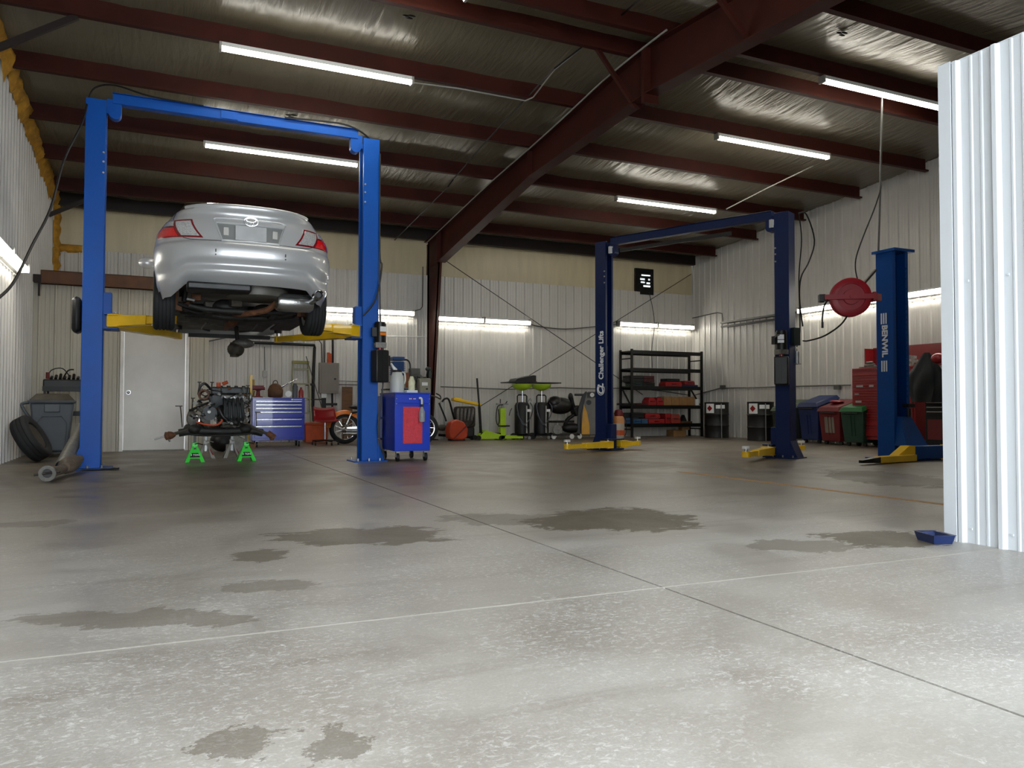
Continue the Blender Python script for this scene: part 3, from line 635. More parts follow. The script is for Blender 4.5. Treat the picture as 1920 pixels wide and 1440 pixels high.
l2, L2 = lift('two_post_lift', 'navy two-post lift with lettered far post, arms lowered to the floor', (8.53, 8.90, 0), (7.18, 11.85, 0), 3.66, M_NAVY, 0.105,
              [(0, 0, 0.12, 0.05, 1.28), (0, 0, -0.12, 0.15, -1.0), (1, 0, 0.12, 3.1, 1.28), (1, 0, -0.12, 2.95, -0.62)], 3.60, padh=0.07, d=0.24, hh=0.8, tipmat=M_WHT)
A2 = Vector((8.53, 8.90, 0)); D2 = Vector((-1.35, 2.95, 0)).normalized(); N2 = Vector((-D2.y, D2.x, 0))     # N2 points to the camera side
B2 = Vector((7.18, 11.85, 0))
def T2(z, dx=0.0, dd=0.0): return face(B2+N2*(0.1225+dd)+D2*dx+Vector((0, 0, z)), (0, 0, 1), D2)
text('Challenger Lifts', 0.135, 0.002, T2(1.66, -0.02), 'lettering', M_STICK, l2, True, bold=0.004)
text('CL', 0.16, 0.002, T2(1.06, -0.01), 'emblem_letters', M_STICK, l2, True, bold=0.006, shear=0.3)
M().tube([(0.10*math.cos(t), 0.075*math.sin(t), 0) for t in [PI*0.15+i*PI*1.5/14 for i in range(15)]], 0.006, 6).xf(T2(1.06, -0.01)).build('emblem_ring', M_STICK, l2, True)
power_unit(l2, A2+N2*0.12+Vector((0, 0, 1.86)), N2+Vector((0.15, -0.25, 0)), 0.26, (0.20, 0.42))
pe = A2-D2*0.13-N2*0.02
M().cb(pe+Vector((0, 0, 1.80)), (0.12, 0.12, 0.26)).build('switch_box', M_DKG, l2, True)
M().lathe([(0.032, 0), (0.032, 0.18), (0.012, 0.2), (0.012, 0.23)], pe-N2*0.10+Vector((0, 0, 1.40)), (0, 0, 1), 12).build('spray_can', M_ZINC, l2, True)
M().tube([pe-N2*0.10+Vector((0.06*math.cos(i*PI/5), 0.06*math.sin(i*PI/5), 1.40)) for i in range(10)], 0.004, 5, closed=True).build('wire_holder', M_ZINC, l2, True)
M().tube([PY(1497, 400, 8.95), PY(1512, 402, 8.95), PY(1527, 450, 8.95), PY(1517, 490, 8.95), PY(1502, 520, 8.95), PY(1499, 560, 8.93), PY(1505, 612, 8.9)], 0.012, 6, 5).build('hydraulic_hose', M_ROPE, l2, True)
M().tube([PY(1498, 402, 8.9), PY(1503, 450, 8.9), PY(1498, 520, 8.9), PY(1500, 620, 8.88), PY(1494, 650, 8.85)], 0.010, 6, 5).build('hydraulic_hose', M_ROPE, l2, True)
M().tube([PY(1463, 627, 8.75), PY(1453, 633, 8.72), PY(1454, 643, 8.72), PY(1464, 644, 8.75)], 0.009, 6, 5).build('power_loop', M_ROPE, l2, True)
M().cb(A2+D2*0.16+N2*0.05+Vector((0, 0, 3.52)), (0.09, 0.05, 0.12)).build('limit_switch_box', M_WHT, l2, True)
M().cb(B2-D2*0.19+N2*0.05+Vector((0, 0, 3.50)), (0.10, 0.05, 0.12)).build('limit_switch_box', M_WHT, l2, True)
M().bar(B2-D2*0.4+N2*0.10+Vector((0, 0, 3.46)), A2+D2*0.8+N2*0.10+Vector((0, 0, 3.46)), 0.03, 0.06).build('shutoff_bar', M_BLK, l2, True)

# older blue post beside the white wall
bp = thing('two_post_lift', 'older blue lift post with flat top plate and yellow arms, beside the white ribbed wall', 'car lift', (9.87, 8.15, 0))
M().prism([(9.72, 8.0), (9.78, 8.0), (9.78, 8.012), (9.732, 8.012), (9.732, 8.276), (10.028, 8.276), (10.028, 8.012), (9.98, 8.012), (9.98, 8.0), (10.04, 8.0), (10.04, 8.29), (9.72, 8.29)], 'z', 0.015, 3.03).build('column', M_BENBLUE, bp, True)
M().bx(9.68, 10.10, 7.93, 8.33, 3.03, 3.07).build('top_plate', M_BENBLUE, bp, True)
M().bx(9.60, 10.30, 7.70, 8.42, 0, 0.018).build('base_plate', M_BENBLUE, bp, True)
M().cyl((9.88, 8.13, 0.5), (9.88, 8.13, 2.9), 0.045, n=16).bx(9.76, 9.80, 8.06, 8.10, 0.7, 2.95).build('ram', M_BLKM, bp, True)
m = M()
for i in range(26): m.bx(9.985, 10.0, 7.985, 8.0, 0.9+i*0.075, 0.93+i*0.075)
o = m.build('latch_rack', M_BENBLUE, bp, True); o['kind'] = 'stuff'
M().add([(9.78, 7.96, 0.62), (10.02, 7.96, 0.62), (10.16, 7.80, 0.2), (9.72, 7.80, 0.2), (9.78, 8.10, 0.62), (10.02, 8.10, 0.62), (10.16, 8.05, 0.2), (9.72, 8.05, 0.2)], [(0, 1, 2, 3), (7, 6, 5, 4), (0, 4, 5, 1), (1, 5, 6, 2), (2, 6, 7, 3), (3, 7, 4, 0)]).build('carriage', M_BENBLUE, bp, True)
M().bx(9.66, 10.36, 7.62, 7.80, 0.03, 0.21).build('cross_beam', M_BENBLUE, bp, True, bev=0.006)
M().cyl((9.93, 7.93, 0.62), (9.93, 7.93, 0.74), 0.03, n=10).cb((9.92, 7.92, 0.78), (0.14, 0.10, 0.05)).build('latch', M_BLKM, bp, True)
a = M().prism([(9.64, 0.22), (9.52, 0.22), (9.28, 0.08), (9.28, 0.0+0.02), (9.64, 0.02)], 'y', 7.60, 7.74).build('arm_head', M_YEL, bp, True)
a = M().taper((9.60, 7.62, 0.055), (8.75, 7.48, 0.055), (0.14, 0.09), (0.12, 0.085)).build('arm', M_YEL, bp, True, bev=0.004)
M().taper((8.76, 7.48, 0.055), (8.38, 7.42, 0.045), (0.11, 0.08), (0.05, 0.035)).build('arm_tip', M_BLKM, a, True)
a = M().taper((10.40, 7.72, 0.055), (11.2, 7.55, 0.055), (0.14, 0.10), (0.12, 0.09)).build('arm', M_YEL, bp, True, bev=0.004)
M().prism([(10.36, 0.22), (10.44, 0.22), (10.62, 0.10), (10.62, 0.02), (10.36, 0.02)], 'y', 7.62, 7.76).build('arm_head', M_YEL, bp, True)
text('BENWIL', 0.13, 0.002, face((9.7185, 8.15, 1.73), (0, 0, -1), (0, -1, 0)), 'lettering', M_STICK, bp, True, bold=0.005)
for yy in (8.12, 8.16, 8.20):
    M().bx(9.716, 9.7195, yy-0.011, yy+0.011, 1.98, 2.14).bx(9.716, 9.7195, yy-0.011, yy+0.011, 1.28, 1.44).each('stripe', M_STICK, bp, True)

# hose reel on the old post
rc = PY(1594, 558, 8.02)
rl = thing('hose_reel', 'dark red hose reel fixed high on the older blue post', 'hose reel', (rc.x, rc.y, rc.z), -0.62)
X = face((0, 0, 0), (1, 0, 0), (0, 0, 1))     # local z points to -Y
m = M().lathe([(0.05, -0.075), (0.262, -0.075), (0.272, -0.068), (0.272, -0.055), (0.16, -0.045), (0.16, 0.045), (0.272, 0.055), (0.272, 0.068), (0.262, 0.075), (0.19, 0.082), (0.185, 0.062), (0.11, 0.062), (0.105, 0.082), (0.05, 0.082)], n=40)
m.xf(X).build('drum', M_REEL, rl)
M().lathe([(0.17, -0.04), (0.235, -0.035), (0.235, 0.035), (0.17, 0.04)], n=30).xf(X).build('hose_coil', M_ROPE, rl)
M().bx(-0.36, 0.30, -0.12, -0.10, -0.035, 0.035).bx(-0.36, 0.30, 0.10, 0.12, -0.035, 0.035).bx(0.28, 0.32, -0.12, 0.12, -0.06, 0.06).each('frame_bar', M_REEL, rl)
M().cyl((0, -0.13, 0), (0, 0.13, 0), 0.03).build('hub', M_REEL, rl)
M().bx(-0.42, -0.34, -0.06, 0.06, -0.05, 0.05).cyl((-0.38, 0.0, 0.04), (-0.38, 0, -0.06), 0.03).build('hose_guide', M_BLK, rl)
M().bar((0.30, 0, 0), (0.385, 0.1, 0), 0.12, 0.10).build('mount', M_REEL, rl)
M().bar(PY(1614, 538, 8.03), PY(1642, 506, 8.05), 0.03, 0.03).build('stay', M_GRIME, rl, True)
M().tube([PY(1552, 562, 8.0), PY(1545, 575, 8.0), PY(1542, 595, 8.0), PY(1542, 606, 8.0)], 0.012, 6, 4).cyl(PY(1542, 604, 8.0), PY(1542, 615, 8.0), 0.016).build('hose_end', M_ROPE, rl, True)
tag(M().tube([PY(1590, 590, 8.05), PY(1575, 610, 8.1), PY(1545, 630, 8.3), PY(1515, 639, 8.6), PY(1506, 639, 8.75)], 0.012, 7, 6).build('air_hose', M_ROPE), 'black air hose drooping from the red reel to the navy lift post', 'hose')
tag(M().tube([PY(1600, 145, 7.95), PY(1655, 123, 7.95), PY(1654, 160, 8.0), PY(1651, 330, 8.1), PY(1647, 470, 8.2)], 0.014, 8).build('drop_pipe', M_GALV), 'thin grey pipe dropping from the roof onto the older blue post', 'pipe')
tag(M().tube([PY(1652, 340, 8.09), PY(1651, 355, 8.05), PY(1640, 390, 8.05), PY(1620, 440, 8.0), PY(1606, 480, 8.0), PY(1604, 505, 8.0), PY(1609, 528, 8.0)], 0.010, 6, 5).build('power_cable', M_ROPE), 'black cable curving from the drop pipe down to the red hose reel', 'cable')
tag(M().tube([PY(163, 196, 10.5), PY(152, 235, 10.3), PY(120, 300, 9.9), PY(95, 390, 9.3), PY(60, 460, 8.6), PY(25, 530, 8.0), PY(-10, 565, 7.4)], 0.013, 7, 6).build('power_cable', M_ROPE), 'black cable hanging from the top of the left lift post to the left picture edge', 'cable')

# ================================================================== THE CAR
car = thing('sedan', 'silver sedan raised on the blue lift, seen from behind and below', 'car', (0.86, 8.3, 1.68))
TZ = [.20, .27, .33, .37, .41, .455, .49, .56, .63, .70, .725, .745, .76, .80, .86, .92, .98, 1.03, 1.065, 1.085, 1.105]
def tb(z, T):
    for (a, p), (b, q) in zip(T[:-1], T[1:]):
        if z <= b: k = (z-a)/(b-a); return p+(q-p)*max(0, min(1, k))
    return T[-1][1]
TY0 = [(.20, .15), (.30, .035), (.36, .02), (.40, .05), (.45, .06), (.49, .012), (.60, .0), (.70, .012), (.725, .03), (.745, .075), (.80, .085), (.98, .115), (1.03, .13), (1.065, .12), (1.085, .095), (1.105, .09)]
TW = [(.20, .84), (.33, .88), (.49, .905), (.63, .912), (.76, .905), (.86, .89), (.92, .865), (.98, .825), (1.03, .785), (1.065, .755), (1.105, .715)]
def contour(z, k):    # half loop; k in 0..1 from the rear centre round the side to the front centre
    y0 = tb(z, TY0); w = tb(z, TW); n = 2.5; D = 0.75; fy = 4.80-0.10*abs(z-.5)
    if k < 0.4:
        th = k/0.4*PI/2; return (w*math.sin(th)**(2/n), y0+D*(1-math.cos(th)**(2/n)) if th < PI/2-1e-6 else y0+D)
    if k < 0.8: return (w, y0+D+(fy-0.9-y0-D)*(k-0.4)/0.4)
    th = (1-k)/0.2*PI/2; return (w*math.sin(th)**(2/n) if k < 1 else 0.0, fy-0.9*(1-math.cos(th)**(2/n)) if k > .8+1e-6 else fy-0.9)
def zbot(x, y):
    b = 0.19
    if y < 0.6: b = 0.325-0.125*max(0, min(1, (abs(x)-0.60)/0.14))
    for yc in (1.05, 3.83):
        d = abs(y-yc)
        if d < 0.38: b = max(b, 0.30+math.sqrt(0.38**2-d*d))
    return b
def hood(y): return 9 if y < 3.1 else 1.02-0.26*((y-3.1)/1.7)**1.6
def S(k, z, off=0.0):
    x, y = contour(z, k); x2, y2 = contour(z, min(1, k+0.004)); x1, y1 = contour(z, max(0, k-0.004))
    tx, ty = x2-x1, y2-y1; l = math.hypot(tx, ty) or 1; nx, ny = ty/l, -tx/l
    b = zbot(x, y); zz = z if z > .76 else b+(z-.20)*(.76-b)/.56
    return Vector((x+nx*off, y+ny*off, min(zz, hood(y))))
KS = [i/56*0.4 for i in range(57)]+[0.4+i/60*0.4 for i in range(1, 61)]+[0.8+i/16*0.2 for i in range(1, 17)]
m = M()
for sg in (1, -1): m.grid([[Vector((sg*p.x, p.y, p.z)) for p in (S(k, z) for k in KS)] for z in TZ])
# deck from the lid edge inwards
topk = [S(k, 1.105) for k in KS]
prev = topk
for f, dz in ((0.93, 0.006), (0.8, 0.012), (0.4, 0.02), (0.0, 0.022)):
    cur = [Vector((p.x*f, p.y+(2.3-p.y)*(1-f)*0.25*(1 if p.y < 2.3 else 0.3), min(p.z+dz*(1 if p.y < 3 else 0.6), hood(p.y)+0.03*(1-f)))) for p in topk]
    for sg in (1, -1): m.grid([[Vector((sg*p.x, p.y, p.z)) for p in prev], [Vector((sg*p.x, p.y, p.z)) for p in cur]])
    prev = cur
body = m.build('body_shell', M_CAR, car, ang=1.1)
# cabin
CB = [(0.52, 1.10, .66), (0.9, 1.30, .62), (1.25, 1.42, .585), (1.7, 1.47, .57), (2.4, 1.47, .57), (2.75, 1.42, .58), (3.2, 1.22, .63), (3.55, 1.02, .68)]
m = M(); rows = []
for y, z, w in CB: rows.append([Vector((x*w, y, z-0.035*abs(x)**3)) for x in [-1+i/6 for i in range(13)]])
g = M().grid([r for r in rows[2:6]]); g.build('roof', M_CAR, car)
M().grid(rows[:3]).build('rear_window', M_GLASS, car); M().grid(rows[5:]).build('windscreen', M_GLASS, car)
for sg in (1, -1):
    r0 = [Vector((sg*w, y, z-0.035)) for y, z, w in CB]; r1 = [Vector((sg*max(w, .745 if 0 < i < 7 else w), y, min(z-0.035, 1.08))) for i, (y, z, w) in enumerate(CB)]
    M().grid([r0, r1]).build('side_window', M_GLASS, car)
# number plate surround, lamps, seams: patches lifted off the body surface
def kx(x, z):
    lo, hi = 0, 0.4
    for _ in range(30):
        mid = (lo+hi)/2
        if contour(z, mid)[0] < x: lo = mid
        else: hi = mid
    return lo
def patch(c, off, sg, n=10, mrows=8):    # c: four (k, z) corners: inner-bottom, outer-bottom, outer-top, inner-top
    R0 = []
    for j in range(mrows+1):
        v = j/mrows; r = []
        for i in range(n+1):
            u = i/n; k = (c[0][0]*(1-u)+c[1][0]*u)*(1-v)+(c[3][0]*(1-u)+c[2][0]*u)*v; z = (c[0][1]*(1-u)+c[1][1]*u)*(1-v)+(c[3][1]*(1-u)+c[2][1]*u)*v
            p = S(k, z, off); r.append(Vector((sg*p.x, p.y, p.z)))
        R0.append(r)
    return R0
def shellpatch(c, off, sg, **k):
    a = patch(c, off, sg, **k); b = patch(c, -0.004, sg, **k); m = M().grid(a)
    e = lambda r: r
    m.grid([a[0], b[0]]).grid([a[-1], b[-1]]).grid([[r[0] for r in a], [r[0] for r in b]]).grid([[r[-1] for r in a], [r[-1] for r in b]])
    return m
for sg in (-1, 1):
    ib, it = (kx(.45, .79), .775), (kx(.56, .96), .975); ob_, ot = (0.335, .80), (0.318, .985)
    sb = (kx(.655, .8), .785); st_ = (kx(.715, .97), .98)
    lamp = shellpatch([ib, ob_, ot, it], 0.006, sg, n=16).build('tail_lamp', M_LRIM, car)
    ins = lambda a, b, t: (a[0]+(b[0]-a[0])*t, a[1]+(b[1]-a[1])*t)
    c4 = [ib, sb, st_, it]; ctr = (sum(p[0] for p in c4)/4, sum(p[1] for p in c4)/4)
    shellpatch([ins(p, ctr, .17) for p in c4], 0.011, sg).build('reversing_lens', M_LCLR, lamp)
    c4 = [sb, ob_, ins(ob_, ot, .62), ins(sb, st_, .58)]; ctr = (sum(p[0] for p in c4)/4, sum(p[1] for p in c4)/4)
    shellpatch([ins(p, ctr, .13) for p in c4], 0.012, sg).build('brake_lens', M_LRED, lamp)
    c4 = [ins(sb, st_, .62), ins(ob_, ot, .66), ot, st_]; ctr = (sum(p[0] for p in c4)/4, sum(p[1] for p in c4)/4)
    shellpatch([ins(p, ctr, .16) for p in c4], 0.012, sg).build('indicator_lens', M_LCLR, lamp)
    def sp(x, z, off=0.001): p = S(kx(x, z), z, off); return Vector((sg*p.x, p.y, p.z))
    M().tube([sp(.70, 1.085), sp(.725, 1.0), sp(.69, .9), sp(.655, .80), sp(.60, .765), sp(.5, .752), sp(.3, .748), sp(0, .747)], 0.0035, 5, 5).build('lid_seam', M_BLK, car)
    for hx, hz in (((.34, .60)),): 
        p = sp(hx, hz, .001); M().cb(p, (0.010, 0.006, 0.03)).cb(p+Vector((0, 0, -0.04)), (0.012, 0.006, 0.012)).each('bumper_hole', M_GRIME, car)
def pt(x, z, off): p = S(kx(abs(x), z), z, off); return Vector((math.copysign(p.x, x) if x else 0.0, p.y, p.z))
rec = [[pt(x*(0.27+0.065*v), .765+.20*v, .002) for x in [-1+i/8 for i in range(17)]] for v in [j/6 for j in range(7)]]
M().grid(rec).build('plate_recess', M_SPK, car)
M().tube([pt(x, z, .006) for x, z in [(-.345, .985), (-.34, .93), (-.28, .77), (-.26, .757), (0, .757), (.26, .757), (.28, .77), (.34, .93), (.345, .985), (.2, .995), (0, .995), (-.2, .995)]], 0.008, 6, 4, closed=True).build('recess_rim', M_CAR, car)
g = M().grid([[pt(x, z, o) for x in [-.33+i*.66/14 for i in range(15)]] for z, o in ((.93, .004), (.932, .022), (.945, .03), (.975, .026), (.985, .004))]).build('lid_garnish', M_CAR, car)
M().cb((0, tb(.84, TY0)-0.022, .842), (0.305, 0.006, 0.150)).build('number_plate', mat('plate_pale', (176, 178, 180), 0.45), car, bev=0.002, label='plain pale number plate')
for sx in (-.24, .24): M().cb((sx, tb(.85, TY0)-.004, .85), (0.05, 0.01, 0.08)).build('recess_pad', M_LGRY, car)
def ering(cx, cz_, a, b, r, rot=0): return [(cx+a*math.cos(t), tb(.96, TY0)-0.034, cz_+b*math.sin(t)) for t in [2*PI*i/24 for i in range(24)]]
em = M().tube(ering(0, .968, .068, .046, 0), 0.006, 6, closed=True).build('emblem', M_CHR, car)
M().tube(ering(0, .968, .024, .044, 0), 0.0045, 6, closed=True).tube(ering(0, .984, .048, .020, 0), 0.0045, 6, closed=True).each('emblem_oval', M_CHR, em)
M().cyl((0, tb(.96, TY0)-0.030, .968), (0, tb(.96, TY0)-0.015, .968), 0.045, n=24).build('emblem_back', M_LGRY, em)
sp_rows = [[pt(x, 1.105, o)+Vector((0, 0, h_)) for x in [-.62+i*1.24/24 for i in range(25)]] for o, h_ in ((-.14, .02), (-.06, .036), (-.004, .034), (.008, .022), (.003, .0))]
M().grid(sp_rows).build('lip_spoiler', M_CAR, car, ang=1.2)
for sg in (-1, 1): M().ell((sg*1.0, 3.15, 0.98), 0.11, 0.06, 0.075).build('door_mirror', M_CAR, car)
# wheels
def wheel(x, y, z, par, sg):
    pr = [(0.215, -0.095), (0.235, -0.108), (0.30, -0.110), (0.318, -0.100), (0.330, -0.080)]
    for g_ in (-0.055, -0.018, 0.018, 0.055): pr += [(0.331, g_-0.006), (0.320, g_-0.004), (0.320, g_+0.004), (0.331, g_+0.006)]
    pr += [(0.330, 0.080), (0.318, 0.100), (0.30, 0.110), (0.235, 0.108), (0.215, 0.095)]
    t = M().lathe(pr, (x, y, z), (1, 0, 0), 40, cap=False).build('tyre', M_RUB, par)
    M().lathe([(0.215, -0.095), (0.20, -0.05), (0.19, 0.04), (0.205, 0.09), (0.215, 0.095)], (x, y, z), (sg, 0, 0), 30, cap=False).lathe([(0.19, 0.05), (0.06, 0.06), (0.05, 0.07), (0.0, 0.07)], (x, y, z), (sg, 0, 0), 30, cap=False).build('rim', M_LGRY, t)
    b = M().lathe([(0.15, -0.03), (0.15, 0.0), (0.07, 0.01), (0.05, -0.05), (0.0, -0.05)], (x-sg*0.06, y, z), (sg, 0, 0), 26, cap=False).build('brake_disc', M_RUST, t)
    M().cb((x-sg*0.10, y-0.02, z), (0.07, 0.12, 0.22)).cb((x-sg*0.14, y, z-0.06), (0.08, 0.09, 0.10)).build('knuckle', M_RUST, t)
for sg in (-1, 1):
    wheel(sg*0.80, 1.05, 0.235, car, sg)
    M().cyl((sg*0.60, 1.02, 0.22), (sg*0.56, 1.05, 0.72), 0.028, n=10).build('strut', M_DARK, car)
    m = M().tube([(sg*(0.575+0.002*i)+0.055*math.cos(i*0.9), 1.04+0.055*math.sin(i*0.9), 0.36+0.0045*i) for i in range(52)], 0.008, 5).build('spring', M_DARK, car)
    M().tube([(sg*0.66, 0.98, 0.20), (sg*0.45, 0.95, 0.14), (sg*0.24, 0.93, 0.16)], 0.022, 8, 4).tube([(sg*0.66, 1.14, 0.19), (sg*0.45, 1.17, 0.13), (sg*0.24, 1.15, 0.16)], 0.02, 8, 4).each('control_arm', M_DARK, car)
    M().tube([(sg*0.66, 1.1, 0.18), (sg*0.6, 1.5, 0.14), (sg*0.56, 1.75, 0.18)], 0.018, 8, 4).build('trailing_link', M_DARK, car)
    M().cyl((sg*0.50, 0.80, 0.22), (sg*0.58, 0.79, 0.235), 0.018, n=8).build('link_clip', M_ZINC, car)
    M().bx(min(sg*.62, sg*.90), max(sg*.62, sg*.90), 1.46, 3.42, 0.175, 0.20).build('sill', M_DARK, car)
M().bx(-.60, .60, 0.30, 0.75, 0.34, 0.36).bx(-.56, .56, 0.75, 1.5, 0.42, 0.44).bx(-.64, .64, 1.5, 4.5, 0.24, 0.27).bx(-.64, -.60, .4, 1.5, .34, .72).bx(.60, .64, .4, 1.5, .34, .72).each('floor_pan', M_DARK, car)
M().bx(-.60, .60, 0.30, 0.36, 0.36, 0.70).build('bumper_beam', M_DARK, car)
M().bx(-.60, .02, 0.14, 0.42, 0.25, 0.33).build('lower_cover', M_BLK, car, bev=0.02)
M().lathe([(0.33, 0.12), (0.32, 0.02), (0.27, 0.0), (0.0, 0.0)], (0.12, 0.62, 0.235), (0, 0, 1), 32).build('spare_wheel_well', mat('well_grey', (96, 94, 88), 0.5, 0.2, 0.15, 6), car)
mf = M().lathe([(0.02, -0.2), (0.085, -0.195), (0.10, -0.17), (0.10, 0.17), (0.085, 0.195), (0.02, 0.2)], (0.50, 0.46, 0.205), (1, 0.12, 0), 28).build('muffler', M_STEELW, car)
M().tube([(0.66, 0.42, 0.21), (0.70, 0.30, 0.245), (0.69, 0.2, 0.252), (0.685, 0.06, 0.252)], 0.035, 14, 4).build('tail_pipe', M_STEELW, mf)
M().lathe([(0.032, 0.0), (0.040, -0.012), (0.050, 0.0), (0.052, 0.03), (0.052, 0.12)], (0.685, 0.02, 0.252), (0, 1, 0), 26, cap=False).build('exhaust_tip', M_CHR, mf)
M().cyl((0.685, 0.05, 0.252), (0.685, 0.06, 0.252), 0.045, n=20).build('pipe_bore', M_BLK, mf)
M().tube([(0.32, 0.52, 0.20), (0.22, 0.66, 0.13), (0.02, 0.85, 0.10), (-0.06, 1.2, 0.13), (-0.02, 1.8, 0.15), (0.0, 3.2, 0.15)], 0.033, 12, 5).build('exhaust_pipe', M_RUST, car)
M().lathe([(0.03, -0.2), (0.075, -0.16), (0.075, 0.16), (0.03, 0.2)], (-0.01, 2.2, 0.15), (0, 1, 0), 18).build('resonator', M_RUST, car)
sf = M().tube([(-.62, 1.32, .17), (-.3, 1.22, .11), (0, 1.22, .10), (.3, 1.22, .11), (.62, 1.32, .17)], 0.045, 10, 5).tube([(-.55, .88, .17), (-.3, .86, .13), (.3, .86, .13), (.55, .88, .17)], 0.032, 10, 5).build('rear_subframe', M_DARK, car)
M().bar((-.34, .86, .13), (-.34, 1.24, .12), .07, .06).bar((.34, .86, .13), (.34, 1.24, .12), .07, .06).each('subframe_rail', M_DARK, sf)
M().bx(-.56, -.06, 1.40, 2.0, 0.10, 0.26).build('fuel_tank', M_DARK, car, bev=0.05)
M().bx(.10, .58, 1.40, 2.0, 0.11, 0.26).build('canister_cover', M_DARK, car, bev=0.05)
M().bx(-.40, -.12, .92, 1.16, .12, .24).build('axle_bracket', M_GRIME, car, bev=0.02)
M().ell((-.17, .98, .18), .16, .14, .09).ell((.25, 1.0, .17), .13, .12, .07).each('heat_cover', M_DARK, car)
M().bar((-.62, 1.4, .13), (.62, 1.4, .13), .03, .03).build('stabiliser_bar', M_DARK, car)
M().tube([(-.30, 2.1, .12), (-.32, 3.0, .12), (-.2, 3.4, .13)], .012, 6, 4).tube([(.30, 2.1, .12), (.32, 3.0, .12), (.2, 3.4, .13)], .012, 6, 4).each('fluid_line', M_BLK, car)
for i, (x, y, z, sx, sy, sz) in enumerate([(-.48, .9, .26, .10, .10, .07), (-.08, .80, .22, .12, .08, .10), (.42, .95, .26, .12, .12, .08), (.2, 1.34, .15, .12, .10, .06), (-.25, 1.32, .12, .08, .16, .05), (.5, 1.2, .2, .07, .10, .12), (-.55, 1.25, .2, .08, .10, .12)]):
    M().cb((x, y, z), (sx, sy, sz), Matrix.Rotation(0.3*i, 3, 'Z')).build('bracket', M_GRIME if i % 2 else M_RUST, car, bev=0.008)
# ================================================================== THINGS ON THE LEFT
def put(m, name, mt, label, cat, group=None, bev=0.0, ang=0.7): return tag(m.build(name, mt, bev=bev, ang=ang), label, cat, group)
t = thing('loose_tyre', 'worn car tyre leaning against the left wall beside the grey trash can', 'tyre', (-1.52, 12.2, 0))
ax = Vector((0.84, -0.12, 0.50)).normalized()
pr = [(0.20, -0.09), (0.225, -0.105), (0.285, -0.108), (0.31, -0.09)]
for g_ in (-0.05, 0.0, 0.05): pr += [(0.32, g_-0.007), (0.31, g_-0.005), (0.31, g_+0.005), (0.32, g_+0.007)]
pr += [(0.31, 0.09), (0.285, 0.108), (0.225, 0.105), (0.20, 0.09)]
M().lathe(pr, (0, 0, 0.315), ax, 40, cap=False).lathe([(0.20, -0.09), (0.19, 0), (0.20, 0.09)], (0, 0, 0.315), ax, 40, cap=False).build('tread', M_RUB, t)
M().lathe([(0.19, -0.06), (0.17, 0.0), (0.18, 0.075), (0.06, 0.05), (0.0, 0.05)], (0, 0, 0.315), ax, 30, cap=False).build('rim', M_GRIME, t)
def tapbox(m, x, y, z0, z1, a, b, r=0.0):   # tapered rectangular tub: half sizes a at the bottom, b at the top
    return m.add([(x-a[0], y-a[1], z0), (x+a[0], y-a[1], z0), (x+a[0], y+a[1], z0), (x-a[0], y+a[1], z0), (x-b[0], y-b[1], z1), (x+b[0], y-b[1], z1), (x+b[0], y+b[1], z1), (x-b[0], y+b[1], z1)],
                 [(3, 2, 1, 0), (4, 5, 6, 7), (0, 1, 5, 4), (1, 2, 6, 5), (2, 3, 7, 6), (3, 0, 4, 7)])
t = thing('trash_can', 'square dark grey wheeled trash can in the far left corner', 'trash can', (-1.40, 13.35, 0), 0.08)
tapbox(M(), 0, 0, 0.08, 0.80, (0.21, 0.20), (0.28, 0.26)).build('body', M_GRY, t, bev=0.03)
tapbox(M(), 0, 0, 0.79, 0.83, (0.30, 0.28), (0.31, 0.29)).build('rim', M_GRY, t, bev=0.01)
tapbox(M(), 0.0, 0, 0.83, 0.93, (0.29, 0.27), (0.20, 0.2)).build('lid', mat('dirty_lid', (60, 52, 40), 0.4, 0, 0.4, 8), t, bev=0.01)
M().tube([(-0.29, -0.1, 0.80), (-0.38, -0.1, 0.78), (-0.36, -0.1, 0.70), (-0.27, -0.1, 0.56)], 0.022, 8, 4).build('handle', M_GRY, t)
M().bx(-0.10, 0.10, -0.275, -0.24, 0.66, 0.78).build('grip', M_GRY, t, bev=0.01)
M().tube([(-0.17, -0.225, 0.12), (-0.19, -0.25, 0.5), (-0.12, -0.258, 0.60), (0.12, -0.258, 0.60), (0.19, -0.25, 0.5), (0.17, -0.225, 0.12)], 0.008, 6).build('moulded_ridge', M_GRY, t)
M().bx(-0.22, 0.22, -0.2, 0.2, 0.05, 0.08).build('dolly', M_BLK, t)
for sx in (-1, 1):
    for sy in (-1, 1): M().cyl((sx*0.18-0.015, sy*0.16, 0.03), (sx*0.18+0.015, sy*0.16, 0.03), 0.03).build('caster', M_BLK, t)
t = thing('utility_cart', 'black metal cart behind the trash can, heaped with parts', 'cart', (-1.28, 13.95, 0))
for sx in (-1, 1):
    for sy in (-1, 1): M().bx(sx*0.27-0.015, sx*0.27+0.015, sy*0.2-0.015, sy*0.2+0.015, 0.06, 1.05).build('leg', M_BLKM, t)
for z in (0.14, 0.6, 0.98): M().bx(-0.30, 0.30, -0.22, 0.22, z, z+0.018).bx(-0.30, 0.30, -0.225, -0.221, z, z+0.07).build('shelf', M_BLKM, t)
put(M().bx(-1.58, -0.98, 13.76, 14.12, 1.0, 1.16), 'parts_tray', M_BLK, 'black plastic tray on top of the black cart behind the trash can', 'tray', bev=0.02)
m = M()
for i in range(9): m.cyl((-1.2+i*0.06, 13.85, 1.17), (-1.2+i*0.06, 13.95, 1.20+0.02*(i % 3)), 0.022, n=8)
